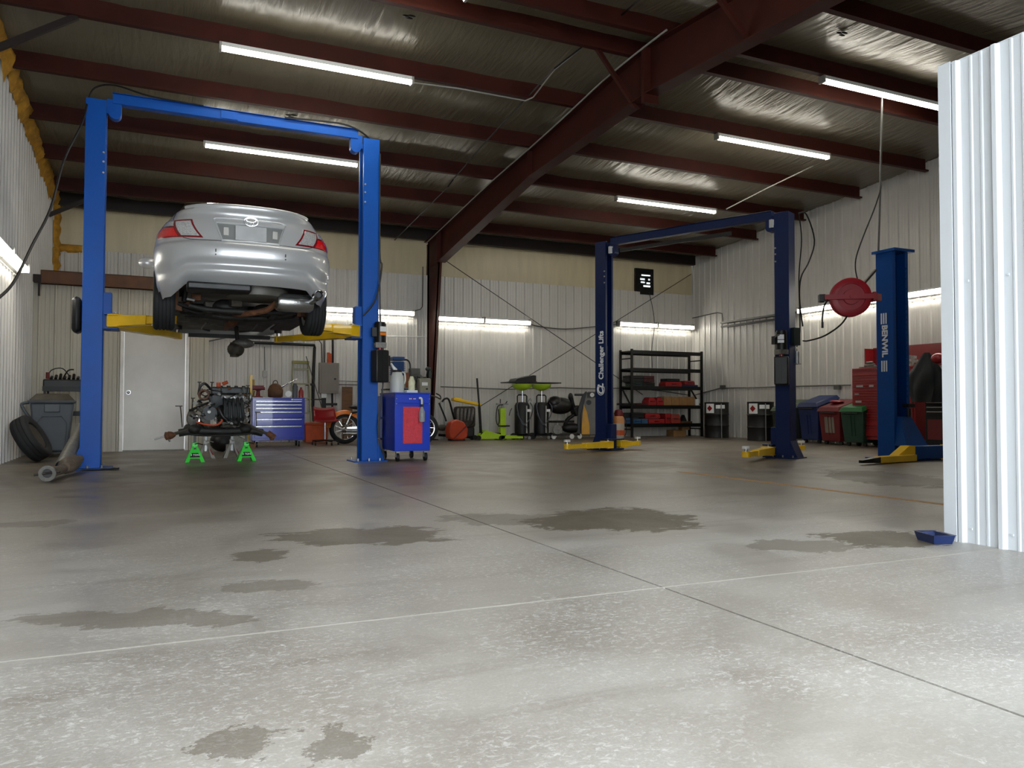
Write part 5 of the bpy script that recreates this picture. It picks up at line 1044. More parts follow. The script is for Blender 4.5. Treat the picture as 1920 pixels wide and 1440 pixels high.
for sy in (-1, 1): M().cyl((1.62, sy*0.07, 0.31), (1.28, sy*0.07, 0.95), 0.02).build('fork', M_CHR, mc)
M().tube([(1.15, -0.32, 0.98), (1.2, -0.2, 1.0), (1.27, 0, 0.96), (1.2, 0.2, 1.0), (1.15, 0.32, 0.98)], 0.012, 8, 4).build('handlebar', M_CHR, mc)
# ------------------------------------------------------------------ blue cart beside the lift post
t = thing('shop_cart', 'bright blue cabinet cart with a red front panel beside the right blue lift post', 'tool cart', (3.225, 10.4, 0))
M().bx(-0.255, 0.255, 0.0, 0.78, 0.14, 0.93).build('cabinet', M_CART, t, bev=0.006); M().bx(-0.26, 0.26, -0.008, 0.785, 0.93, 0.945).build('top', M_CART, t)
dpan = M().bx(-0.24, 0.24, -0.016, 0.0, 0.80, 0.92).build('drawer', M_CART, t, bev=0.004); M().bx(-0.23, 0.23, -0.035, -0.016, 0.80, 0.815).build('handle', M_CART, dpan)
for sx in (-.235, .235):
    for z in (0.79, 0.86): M().cyl((sx, -0.022, z), (sx, -0.012, z), 0.006, n=8).build('screw', M_ZINC, t)
M().bx(-0.14, 0.14, -0.012, 0.0, 0.24, 0.75).build('red_mat', M_REDM, t, bev=0.008, label='ribbed red panel')
for i in range(9): M().bx(-0.125+i*0.031, -0.118+i*0.031, -0.016, -0.010, 0.26, 0.73).build('rib', M_REDM, t)
for i in range(5): M().bx(-0.055+i*0.020, -0.042+i*0.020, -0.018, -0.014, 0.853, 0.867).build('badge_letter', M_STICK if i != 2 else M_RED, t)
for sx in (-.2, .2):
    for sy in (0.05, 0.7): caster(t, sx, sy, 0.055, 0.035)
t = thing('spray_bottle', 'clear spray bottle hooked on the front of the blue cart', 'spray bottle', (3.335, 10.36, 0.54))
M().lathe([(0.035, 0), (0.042, 0.01), (0.042, 0.14), (0.022, 0.19), (0.014, 0.21)], (0, -0.03, 0), n=18).build('bottle', mat('cloudy_bottle', (150, 154, 160), 0.3, 0, 0.2, 10), t)
M().cyl((0, -0.03, 0.21), (0, -0.03, 0.245), 0.018, n=12).build('collar', M_BLK, t); M().tube([(0, -0.03, 0.24), (0, -0.03, 0.29), (-0.01, -0.03, 0.325), (-0.045, -0.03, 0.33)], 0.015, 8, 4).build('trigger_head', M_WHT, t)
t = thing('oil_jug', 'white plastic jug with angled spout on top of the blue cart', 'jug', (3.10, 10.75, 0.945))
M().lathe([(0.095, 0), (0.10, 0.015), (0.10, 0.15), (0.085, 0.24), (0.065, 0.29), (0.06, 0.30)], n=24).build('body', M_TRANS, t, ang=1.3); M().lathe([(0.068, 0.295), (0.07, 0.31), (0.06, 0.325)], n=20).build('lid_band', M_BLK, t); M().tube([(-0.02, 0, 0.32), (-0.06, 0, 0.37), (-0.09, 0, 0.42)], [0.03, 0.02, 0.012], 10).build('spout', M_WHT, t); M().tube([(0.06, 0, 0.3), (0.11, 0, 0.28), (0.12, 0, 0.18), (0.095, 0, 0.12)], 0.012, 8, 4).build('handle', M_TRANS, t)
put(M().lathe([(0.045, 0), (0.048, 0.12), (0.03, 0.17), (0.02, 0.20)], (3.30, 10.70, 0.985), n=18), 'cleaner_bottle', mat('pale_yellow', (214, 214, 178), 0.4, 0, 0.15, 20), 'pale bottle standing on the white box on the blue cart', 'bottle')
put(M().bx(3.20, 3.36, 10.60, 10.78, 0.945, 0.985), 'small_box', M_WHT, 'flat white box on top of the blue cart', 'box', bev=0.004)
put(M().bx(2.70, 2.95, 10.95, 11.45, 0.60, 0.90).bx(2.70, 2.95, 10.95, 11.45, 0.30, 0.58).bx(2.70, 2.95, 10.95, 11.45, 0.06, 0.28), 'drawer_cabinet', mat('dark_blue_cabinet', (20, 28, 78), 0.4), 'dark blue drawer cabinet tucked behind the blue cart and the lift post', 'cabinet', bev=0.006)
# compressor
cx = PY(755, 700, 16.3).x
t = thing('air_compressor', 'blue and grey air compressor against the back wall behind the blue cart', 'compressor', (cx, 16.3, 0))
M().lathe([(0.1, 0.25), (0.24, 0.32), (0.26, 0.42), (0.26, 1.0), (0.2, 1.12), (0.05, 1.16)], (0.12, 0, 0), n=24).build('tank', mat('tank_blue', (20, 50, 104), 0.4, 0, 0.15, 5), t, ang=1.3)
M().bx(-0.42, 0.42, -0.2, 0.2, 1.10, 1.13).build('deck', M_BLKM, t)
pb = mat('pump_blue', (20, 66, 124), 0.45, 0, 0.2, 12)
M().cyl((-0.12, 0, 1.13), (-0.12, 0, 1.42), 0.14, 0.12, 18).build('crankcase', pb, t)
c_ = M().bx(-0.24, 0.0, -0.11, 0.11, 1.42, 1.72).build('cylinder', pb, t, bev=0.01)
for i in range(7): M().bx(-0.26, 0.02, -0.13, 0.13, 1.44+i*0.04, 1.452+i*0.04).build('fin', pb, c_)
M().bx(-0.25, 0.01, -0.12, 0.12, 1.74, 1.82).build('head', pb, t, bev=0.01)
M().cyl((-0.38, 0, 1.62), (-0.38, 0, 1.84), 0.10, n=18).cyl((-0.38, 0, 1.4), (-0.38, 0, 1.62), 0.02).each('intake_filter', M_GRIME, t)
M().lathe([(0.04, -0.14), (0.15, -0.12), (0.16, 0.14), (0.05, 0.18)], (0.28, 0, 1.30), (0, 1, 0), 22).build('motor', M_GALV, t); M().bx(0.16, 0.36, -0.1, 0.1, 1.42, 1.58).build('motor_box', M_GALV, t)
M().lathe([(0.10, -0.01), (0.155, -0.02), (0.16, 0.0)], (0.28, -0.15, 1.30), (0, 1, 0), 22, cap=False).build('fan_cowl', M_GALV, t)
for i in range(6): a = PI*i/6; M().bar((0.28-0.12*math.cos(a), -0.165, 1.30-0.12*math.sin(a)), (0.28+0.12*math.cos(a), -0.165, 1.30+0.12*math.sin(a)), 0.008, 0.01).build('guard_bar', M_BLKM, t)
M().tube([(0.0, 0, 1.76), (0.1, 0, 1.76), (0.16, 0, 1.68), (0.17, 0, 1.5)], 0.018, 8, 4).build('copper_pipe', M_BLKM, t); M().bx(0.02, 0.09, -0.17, -0.15, 1.16, 1.48).build('belt_guard', mat('rust_orange', (130, 72, 40), 0.6), t)
M().bx(0.44, 0.52, -0.08, 0.08, 1.20, 1.40).build('switch', M_GRIME, t)
bx_ = PY(795, 720, 16.0)
t = thing('control_box', 'pale grey control box with dials on a stand right of the air compressor', 'control box', (bx_.x, 16.0, 0))
M().bx(-0.13, 0.13, -0.1, 0.1, 1.0, 1.36).build('box', mat('pale_grey_green', (142, 142, 128), 0.5), t, bev=0.03); M().bx(-0.08, 0.05, -0.108, -0.1, 1.20, 1.27).build('plate', M_STICK, t); M().cyl((0.03, -0.12, 1.13), (0.03, -0.1, 1.13), 0.02).build('knob', M_BLK, t)
for sx in (-1, 1): M().bx(sx*.12-.012, sx*.12+.012, -.09, .09, 0, 1.0).build('leg', M_BLKM, t)
rg = PY(806, 697, 16.4)
t = thing('air_regulator', 'small dark air regulator cluster on the red steel column', 'regulator', tuple(rg)); M().cyl((0, 0, -0.14), (0, 0, 0.05), 0.035, n=12).ell((-0.04, 0, 0.06), 0.07, 0.05, 0.05).build('bowl', M_DKG, t); M().tube([(-0.06, 0, 0), (-0.1, 0, -0.2), (-0.1, 0, -0.5)], 0.012, 6, 4).build('line', M_ROPE, t); M().bar((0, 0, 0), (0.12, 0.25, 0), 0.04, 0.04).build('bracket', M_GRIME, t)
tag(M().tube([PY(804, 741, 16.0), PY(817, 744, 16.0), PY(826, 748, 16.1), PY(825, 742, 16.2), PY(818, 738, 16.3)], 0.016, 6, 4).build('air_hose', M_GRIME), 'short grey hose looped at the foot of the red steel column', 'hose')
# ------------------------------------------------------------------ row of equipment along the back wall
YR = 16.6
t = thing('engine_stand', 'black tube stand with a greasy grey engine and a yellow board on top', 'engine stand', (6.25, YR, 0))
M().tube([(-0.42, 0, 0.86), (-0.36, -0.02, 0.93), (-0.26, -0.02, 0.90), (-0.16, -0.03, 0.55), (-0.02, -0.05, 0.15)], 0.022, 8, 4).build('tube', M_BLKM, t); M().tube([(-0.44, 0.15, 0.84), (-0.3, 0.12, 0.5), (-0.28, 0.12, 0.42)], 0.02, 8, 4).build('tube', M_BLKM, t)
M().tube([(-0.5, 0.0, 0.12), (0.3, 0.0, 0.06)], 0.03, 8).build('base_bar', M_BLKM, t); M().cyl((0.3, 0.03, 0.06), (0.3, -0.03, 0.06), 0.06).build('wheel', M_BLK, t)
M().bx(-0.10, 0.36, -0.12, 0.18, 0.28, 0.76).build('engine_block', M_GRIME, t, bev=0.06); M().bx(0.0, 0.34, -0.10, 0.16, 0.06, 0.3).build('oil_pan', M_DARK, t, bev=0.04)
for i in range(5): M().tube([(-0.08+i*0.09, -0.12, 0.70), (-0.12+i*0.09, -0.20, 0.60), (-0.10+i*0.08, -0.16, 0.45)], 0.028, 8, 4).build('runner', M_ALU, t)
M().tube([(-0.05, -0.14, 0.35), (0.1, -0.22, 0.3), (0.25, -0.2, 0.38), (0.3, -0.12, 0.5)], 0.02, 8, 4).build('hose', M_BLK, t); M().ell((-0.42, -0.02, 0.28), 0.14, 0.1, 0.07).build('bracket', M_GRIME, t)
put(M().bar((6.06, 16.55, 0.92), (6.72, 16.55, 0.80), 0.20, 0.06).bar((6.10, 16.55, 0.955), (6.30, 16.55, 0.915), 0.10, 0.03), 'yellow_board', M_YEL, 'yellow creeper board lying on the engine by the red column', 'board', bev=0.01)
t = thing('orange_housing', 'orange-red round housing on the floor in front of the engine stand', 'housing', (6.05, 16.25, 0)); M().prism([(-0.22, 0.06), (-0.24, 0.25), (-0.18, 0.42), (-0.04, 0.47), (0.12, 0.42), (0.22, 0.26), (0.2, 0.08), (0.1, 0.02), (-0.1, 0.02)], 'y', -0.16, 0.12).build('shell', mat('orange_red', (176, 62, 30), 0.4, 0, 0.12, 6), t, bev=0.035); M().bar((-0.12, -0.17, 0.06), (0.18, -0.19, 0.34), 0.03, 0.02).build('strap', M_REDD, t); M().bx(-0.16, 0.16, -0.12, 0.12, 0, 0.04).build('foot', M_BLK, t)
def wheels(t, pts, r=0.045, mt=M_BLK):
    for x, y in pts: M().cyl((x, y-0.02, r), (x, y+0.02, r), r, n=14).build('wheel', mt, t)
t = thing('floor_jack', 'lime green floor jack with a tall black handle against the back wall', 'floor jack', (6.85, 16.4, 0))
M().prism([(-0.26, 0.03), (0.36, 0.03), (0.38, 0.10), (0.1, 0.17), (-0.10, 0.23), (-0.22, 0.10)], 'y', -0.13, -0.11).prism([(-0.26, 0.03), (0.36, 0.03), (0.38, 0.10), (0.1, 0.17), (-0.10, 0.23), (-0.22, 0.10)], 'y', 0.11, 0.13).each('side_plate', M_LIME, t)
M().bar((-0.12, 0, 0.14), (0.3, 0, 0.12), 0.16, 0.07).build('lift_arm', M_BLKM, t); M().cyl((0.3, 0, 0.12), (0.3, 0, 0.16), 0.06, n=18).build('saddle', M_BLKM, t); wheels(t, [(0.38, -0.12), (0.38, 0.12), (-0.26, -0.12), (-0.26, 0.12)], 0.055)
M().taper((-0.16, 0.0, 0.16), (-0.18, 0.05, 0.75), (0.05, 0.05), (0.045, 0.045)).cyl((-0.18, 0.05, 0.75), (-0.21, 0.12, 1.40), 0.022, n=10).each('handle', M_BLKM, t)
t = thing('transmission_jack', 'lime green upright jack with a hose looped over its top', 'transmission jack', (7.22, 16.4, 0))
M().bx(-0.07, 0.07, -0.06, 0.06, 0.08, 0.72).build('mast', M_LIME, t, bev=0.01); M().bx(-0.085, 0.45, -0.16, -0.10, 0.03, 0.10).bx(-0.085, 0.45, 0.10, 0.16, 0.03, 0.10).bx(-0.09, 0.0, -0.16, 0.16, 0.02, 0.12).each('leg', M_LIME, t)
M().cyl((0, 0, 0.72), (0, 0, 0.80), 0.03, n=10).bx(-0.14, 0.14, -0.03, 0.03, 0.80, 0.83).build('head', M_ZINC, t); M().tube([(-0.05, 0, 0.83), (-0.05, 0, 0.93)], 0.012, 6).tube([(0.08, 0, 0.82), (0.12, 0, 0.88)], 0.012, 6).each('knob', M_BLK, t)
M().tube([(-0.02, -0.08, 0.80), (-0.15, -0.08, 0.76), (-0.19, -0.08, 0.5), (-0.15, -0.08, 0.34), (-0.11, -0.08, 0.45), (-0.13, -0.08, 0.7)], 0.012, 6, 5).build('hose', M_BLK, t); M().bx(-0.07, 0.15, -0.09, 0.09, 0.30, 0.33).build('shelf', M_BLKM, t); M().tube([(0.15, -0.05, 0.55), (0.18, -0.05, 0.66), (0.22, -0.05, 0.72)], 0.009, 6, 3).build('pedal', M_BLK, t)
wheels(t, [(0.44, -0.13), (0.44, 0.13), (-0.09, -0.14), (-0.09, 0.14)], 0.05)
def drain(x, label, tilt=0):
    t = thing('oil_drain', label, 'oil drain', (x, 16.4, 0), 0, 'black oil drains with green bowls'); 
    M().lathe([(0.12, 0.10), (0.17, 0.13), (0.175, 0.2), (0.175, 0.78), (0.14, 0.85), (0.0, 0.87)], n=26).build('tank', mat('tank_black', (9, 9, 10), 0.55, 0, 0.1, 5), t)
    M().tube([(-0.12, 0, 0.80), (-0.12, 0, 1.0), (-0.09, 0, 1.03), (0.09, 0, 1.03), (0.12, 0, 1.0), (0.12, 0, 0.80)], 0.016, 8).build('handle', M_BLKM, t)
    M().cyl((0.0, -0.02, 0.85), (0.0, -0.02, 1.14), 0.018, n=12).build('riser', M_CHR, t)
    M().lathe([(0.02, 1.12), (0.10, 1.15), (0.215, 1.20), (0.235, 1.28), (0.225, 1.28), (0.20, 1.21), (0.09, 1.17), (0.0, 1.15)], n=30).build('bowl', M_LIME, t, ang=1.2)
    M().tube([(-0.15, -0.10, 0.85), (-0.20, -0.16, 0.75), (-0.15, -0.19, 0.5), (0.02, -0.19, 0.3), (0.06, -0.19, 0.14)], 0.013, 8, 5).build('hose', M_GRY, t)
    M().tube([(0.16, -0.10, 0.85), (0.2, -0.16, 0.72), (0.12, -0.19, 0.5), (-0.04, -0.19, 0.34), (-0.15, -0.18, 0.5), (-0.19, -0.15, 0.6)], 0.012, 8, 5).build('hose', M_GRY, t)
    M().cyl((0.03, -0.185, 0.15), (0.03, -0.185, 0.78), 0.016, n=8).build('sight_tube', M_LGRY, t); M().bx(0.05, 0.14, -0.185, -0.17, 0.64, 0.70).build('label_plate', M_STICK, t)
    M().tube([(0.14, 0, 0.85), (0.2, -0.03, 0.95), (0.22, -0.03, 0.88)], 0.012, 6, 3).build('valve', M_ZINC, t)
    M().bx(-0.2, 0.2, -0.16, 0.16, 0.08, 0.11).build('base_frame', M_BLKM, t); wheels(t, [(-0.22, 0.0), (0.22, -0.05)], 0.075); wheels(t, [(0.10, -0.17)], 0.04, M_ZINC)
drain(7.72, 'left one of the two black oil drains with a lime green bowl'); drain(8.22, 'right one of the two black oil drains with a lime green bowl')
put(M().bx(7.28, 8.62, 16.15, 16.65, 1.30, 1.325), 'black_board', M_BLK, 'long thin black panel lying across both green bowls', 'panel', bev=0.004)
t = thing('drip_pan', 'black wedge-shaped tub resting on the black panel above the green bowls', 'tub', (7.72, 16.4, 1.33)); M().prism([(-0.27, 0), (0.27, 0), (0.27, 0.15), (0.2, 0.155), (-0.22, 0.07)], 'y', -0.2, 0.2).build('body', M_BLK, t, bev=0.012); M().bx(-0.28, 0.285, -0.21, 0.21, 0.0, 0.012).build('rim', M_BLK, t)
t = thing('transmission_cradle', 'black bulky seat-like pad on a low wheeled trolley right of the oil drains', 'trolley', (8.80, 16.4, 0))
m = M().ell((-0.08, 0, 0.78), 0.34, 0.2, 0.2, 20, 12).ell((-0.22, 0, 0.85), 0.2, 0.18, 0.16, 18, 10); m.build('pad', mat('black_leather', (18, 17, 17), 0.4, 0, 0.2, 10, bump=0.3), t, ang=1.5)
M().prism([(0.22, 0.72), (0.36, 0.80), (0.42, 0.62), (0.30, 0.52)], 'y', -0.12, 0.12).build('wing', M_BLK, t, bev=0.02); M().tube([(0.2, 0, 1.06), (0.24, 0, 0.9), (0.3, 0, 0.6), (0.1, 0, 0.44), (0.02, 0, 0.2)], 0.045, 8, 4).build('arm', M_BLKM, t)
M().ell((0.20, 0, 1.0), 0.06, 0.06, 0.09).build('knob', M_BLK, t); M().bx(-0.36, 0.28, -0.04, 0.04, 0.38, 0.43).build('beam', M_BLKM, t); M().bx(-0.38, 0.35, -0.2, 0.2, 0.08, 0.12).build('base', M_DARK, t); M().ell((0.22, 0, 0.25), 0.26, 0.16, 0.12).build('housing', M_BLK, t)
M().lathe([(0.03, -0.02), (0.11, -0.02), (0.11, 0.02), (0.03, 0.02)], (-0.23, -0.15, 0.22), (0.4, 1, 0), 20).build('chrome_disc', M_ALU, t); wheels(t, [(0.12, -0.2), (0.34, -0.18), (-0.34, -0.16)], 0.06, M_WHT)
t = thing('charging_machine', 'grey and yellow refrigerant machine with gauges beside the lettered navy post', 'machine', (9.62, 16.3, 0), -0.5)
M().prism([(-0.36, 0.08), (-0.34, 0.6), (-0.27, 1.0), (-0.18, 1.12), (0.42, 1.12), (0.42, 0.08)], 'y', -0.25, 0.1).build('body', mat('machine_grey', (112, 110, 104), 0.45), t, bev=0.02)
M().prism([(-0.44, 0.08), (-0.42, 0.7), (-0.32, 1.02), (-0.24, 1.12), (-0.20, 1.12), (-0.34, 0.6), (-0.36, 0.08)], 'y', -0.27, 0.1).build('side_cover', M_BLK, t, bev=0.01)
M().prism([(-0.33, 0.10), (-0.33, 0.3), (-0.28, 0.82), (-0.2, 0.62), (-0.14, 0.3), (-0.14, 0.10)], 'y', -0.28, -0.255).build('yellow_fin', mat('ochre_yellow', (214, 158, 30), 0.4), t, bev=0.006)
M().bx(-0.20, 0.42, -0.27, -0.25, 0.98, 1.10).build('gauge_panel', M_BLK, t)
for i in range(4):
    g = M().cyl((-0.08+i*0.14, -0.29, 1.04), (-0.08+i*0.14, -0.265, 1.04), 0.05, n=20).build('gauge', M_WHT, t); M().cyl((-0.08+i*0.14, -0.293, 1.04), (-0.08+i*0.14, -0.29, 1.04), 0.008, n=8).build('needle_hub', M_BLK, g)
M().bx(0.12, 0.34, -0.27, -0.255, 0.22, 0.62).build('yellow_pocket', mat('warm_yellow', (226, 166, 30), 0.4), t); M().bx(0.12, 0.16, -0.28, -0.26, 0.62, 0.85).build('hose', M_BLK, t); M().cyl((-0.16, -0.28, 0.86), (-0.16, -0.25, 0.86), 0.06, n=18).build('knob', M_BLK, t); M().bx(-0.5, -0.26, -0.2, 0.2, 1.02, 1.07).build('handle', M_BLK, t, bev=0.015); wheels(t, [(0.05, -0.24), (-0.38, 0), (0.38, -0.24)], 0.06)
t = thing('gas_cylinder', 'white and orange gas cylinder with a dark red cap standing behind the lettered navy post', 'gas cylinder', tuple(FL(1160, 822)))
M().lathe([(0.11, 0), (0.13, 0.02), (0.14, 0.08), (0.14, 0.30), (0.14, 0.36)], n=24).build('body', mat('cylinder_white', (184, 176, 164), 0.4), t); M().lathe([(0.141, 0.08), (0.143, 0.10), (0.143, 0.18), (0.141, 0.2)], n=24, cap=False).build('orange_label', mat('label_orange', (196, 84, 40), 0.4), t)
M().lathe([(0.14, 0.36), (0.142, 0.44), (0.12, 0.52), (0.07, 0.56)], n=24).build('shoulder', mat('tan_orange', (214, 150, 96), 0.4), t); M().lathe([(0.10, 0.52), (0.11, 0.60), (0.08, 0.68), (0.03, 0.70)], n=20).build('cap', M_REDD, t)
M().tube([(0.1, 0, 0.6), (0.2, 0, 0.45), (0.21, 0, 0.15), (0.14, 0, 0.02)], 0.010, 6, 4).build('hose', M_BLK, t)

# ------------------------------------------------------------------ black shelving rack and its cases
x0, x1, y0, y1 = 10.71, 12.90, 16.38, 16.95
t = thing('shelving_rack', 'tall black five-shelf steel rack in the far right corner', 'shelf', (x0, y0, 0))
for x in (x0, x1-0.05):
    for y in (y0, y1-0.05): M().bx(x, x+0.05, y, y+0.05, 0, 2.20).build('post', M_BLKM, t, True)
    for z in (0.18, 1.95): M().bx(x+0.01, x+0.03, y0+0.05, y1-0.05, z, z+0.03).build('cross_bar', M_BLKM, t, True)
    M().bar((x+0.02, y1-0.1, 1.22), (x+0.02, y0+0.1, 0.82), 0.03, 0.03).build('brace', M_BLKM, t, True)
SH = [0.34, 0.80, 1.28, 1.73, 2.17]
for z in SH: M().bx(x0+0.03, x1-0.03, y0-0.01, y0+0.03, z-0.09, z).bx(x0+0.03, x1-0.03, y1-0.04, y1, z-0.09, z).bx(x0+0.03, x1-0.03, y0+0.03, y1-0.04, z-0.03, z-0.008).build('shelf_board', M_BLKM, t, True)
def sx_(px, y): return PY(px, 750, y).x
def case(px0, px1, z, h, mt, label, name='tool_case', cat='case', dep=0.3, yy=16.45, taper_=0.0, hd=True, grp=None):
    a, b = sx_(px0, yy), sx_(px1, yy); w = (b-a)/2
    t = thing(name, label, cat, ((a+b)/2, yy+dep/2, z), 0, grp)
    tapbox(M(), 0, 0, 0, h*0.55, (w, dep/2), (w, dep/2)).build('base', mt, t, bev=0.008); tapbox(M(), 0, 0, h*0.56, h, (w, dep/2), (w-taper_, dep/2-taper_)).build('lid', mt, t, bev=0.008)
    if hd: M().tube([(-min(.06, w*.5), -dep/2, h*.5), (-min(.06, w*.5), -dep/2-0.025, h*.5), (min(.06, w*.5), -dep/2-0.025, h*.5), (min(.06, w*.5), -dep/2, h*.5)], 0.008, 6).build('handle', M_BLK, t)
    return t
DG = mat('dark_green_case', (16, 40, 36), 0.5); DR = mat('dark_red_case', (64, 18, 20), 0.5); BK = M_BLK; CR = mat('case_red', (150, 26, 28), 0.45); NV = mat('case_navy', (24, 40, 78), 0.5); SB = mat('case_blue', (44, 84, 122), 0.5)
z = SH[2]
case(1185, 1205, z, 0.10, DG, 'dark green case under the black bin on the middle shelf of the black rack'); case(1206, 1228, z, 0.09, BK, 'low black case beside the dark green one on the middle shelf')
case(1180, 1207, z+0.10, 0.16, BK, 'black bin on top of the dark green case', hd=False); case(1207.5, 1227, z+0.10, 0.16, DR, 'black and dark red bin next to the black bin', hd=False)
case(1248, 1279, z, 0.13, CR, 'bright red case with a sloped top on the middle shelf', taper_=0.03); case(1251, 1275, z+0.13, 0.07, BK, 'dark lid tray on top of the sloped bright red case', hd=False)
case(1280, 1309, z, 0.05, NV, 'flat navy case at the right end of the middle shelf', hd=False); case(1284, 1303, z+0.055, 0.10, CR, 'small red case on the flat navy case', taper_=0.02)
z = SH[1]
case(1168, 1192, z, 0.05, BK, 'flat black case at the left end of the fourth shelf', hd=False); case(1193, 1213, z, 0.05, DR, 'flat dark red case on the fourth shelf', hd=False)
case(1216, 1231, z, 0.20, CR, 'rounded red bag left of the cardboard boxes', name='tool_bag', cat='bag', taper_=0.05); case(1232, 1244, z, 0.20, CR, 'rounded red bag touching the cardboard boxes', name='tool_bag', cat='bag', taper_=0.05)
for i, lb in enumerate(('first cardboard box from the left on the rack, next to the red bag', 'second cardboard box from the left on the rack', 'third cardboard box from the left on the rack', 'rightmost cardboard box on the rack, beside the white tub')):
    a = 1245+i*14.5; X0 = sx_(a, 16.45); X1 = sx_(a+14, 16.45); b = thing('cardboard_box', lb, 'box', ((X0+X1)/2, 16.6, z), 0, 'cardboard boxes on the black rack')
    M().bx(-(X1-X0)/2, (X1-X0)/2, -0.15, 0.15, 0, 0.22).build('carton', M_CARD, b); M().bx(-(X1-X0)/2, (X1-X0)/2, -0.151, 0.151, 0.219, 0.222).bx(-0.02, 0.02, -0.152, -0.15, 0.12, 0.22).build('flap_tape', mat('tape_tan', (150, 112, 70), 0.5), b)
put(M().lathe([(0.07, 0), (0.075, 0.16), (0.08, 0.165)], (sx_(1309, 16.5), 16.55, z), n=18), 'white_tub', M_WHT, 'white tub at the right end of the shelf with the cardboard boxes', 'tub')
z = SH[0]
case(1170, 1186, z, 0.14, SB, 'blue case at the left end of the bottom shelf'); case(1187, 1202, z, 0.12, SB, 'middle blue case on the bottom shelf'); case(1203, 1215, z, 0.12, SB, 'blue case touching the red ones on the bottom shelf', hd=False)
case(1173, 1207, z+0.145, 0.13, BK, 'long black case on top of the blue cases'); case(1216, 1246, z, 0.11, CR, 'wide low red case on the bottom shelf'); case(1210, 1238, z+0.125, 0.14, CR, 'red case stacked on the wide low red case', taper_=0.03)
case(1248, 1258, z, 0.25, CR, 'upright red case on the bottom shelf'); case(1259, 1276, z, 0.23, mat('brick_red', (150, 52, 40), 0.5), 'brick red blow-moulded case right of the upright red one', taper_=0.02); case(1278, 1298, z, 0.05, M_BRN, 'flat brown case near the right end of the bottom shelf', hd=False)
put(M().prism([(-0.08, 0), (0.08, 0), (0.0, 0.16)], 'y', -0.06, 0.06).xf(Matrix.Translation((sx_(1285, 16.5), 16.6, z+0.055))), 'black_funnel', M_BLK, 'small black funnel standing on the flat brown case', 'funnel')
put(M().bx(12.05, 12.45, 16.5, 16.8, 0, 0.16), 'wood_crate', M_CARD, 'low tan box on the floor under the rack', 'box', bev=0.004); put(M().bx(12.28, 12.52, 16.45, 16.6, 0.17, 0.30), 'tan_box', M_CARD, 'smaller tan box on the low tan box under the rack', 'box', bev=0.004)
# ------------------------------------------------------------------ drums and bins
def drum(x, y, label, sgn=True, r=0.29, rz=0):
    t = thing('steel_drum', label, 'drum', (x, y, 0), rz, 'black steel drums')
    M().lathe([(r, 0), (r+0.008, 0.01), (r, 0.03), (r, 0.28), (r+0.012, 0.30), (r, 0.32), (r, 0.56), (r+0.012, 0.58), (r, 0.60), (r, 0.85), (r+0.01, 0.87), (r-0.01, 0.88), (r-0.015, 0.865), (0, 0.865)], n=34).build('body', mat('drum_black', (9, 9, 10), 0.5, 0, 0.15, 6), t)
    M().cyl((0.1, 0.1, 0.865), (0.1, 0.1, 0.885), 0.03, n=14).build('bung', M_ZINC, t)
    d = Vector((-x, -y, 0)).normalized(); s = Vector((-d.y, d.x, 0))
    def P_(u, z, o=0.014): a = u/r; return (d*math.cos(a)+s*math.sin(a))*(r+o)+Vector((0, 0, z))
    def strip(u0, u1, z0, z1, mt, nm, o=0.014): M().grid([[P_(u0+(u1-u0)*i/6, zz, o) for i in range(7)] for zz in (z0, z1)]).xf(Matrix.Rotation(-rz, 4, 'Z')).build(nm, mt, t, fix=False)
    strip(-0.28, -0.06, 0.61, 0.84, M_STICK, 'hazard_sign'); strip(-0.02, 0.20, 0.72, 0.81, M_STICK, 'label_plate')
    M().grid([[P_(-0.17, 0.65, .018), P_(-0.10, 0.725, .018)], [P_(-0.24, 0.725, .018), P_(-0.17, 0.80, .018)]]).xf(Matrix.Rotation(-rz, 4, 'Z')).build('red_diamond', M_RED, t, fix=False)
    M().tube([P_(0.10, 0.0, 0.05)+Vector((0, 0, 0.0)), P_(0.10, 0.84, 0.03)], 0.012, 6).build('dip_rod', M_ZINC, t)
drum(12.66, 15.55, 'black drum with a red diamond sign at the right end of the shelving rack'); drum(12.52, 13.85, 'black drum with a red diamond sign against the right wall, beside the grey-green bin')
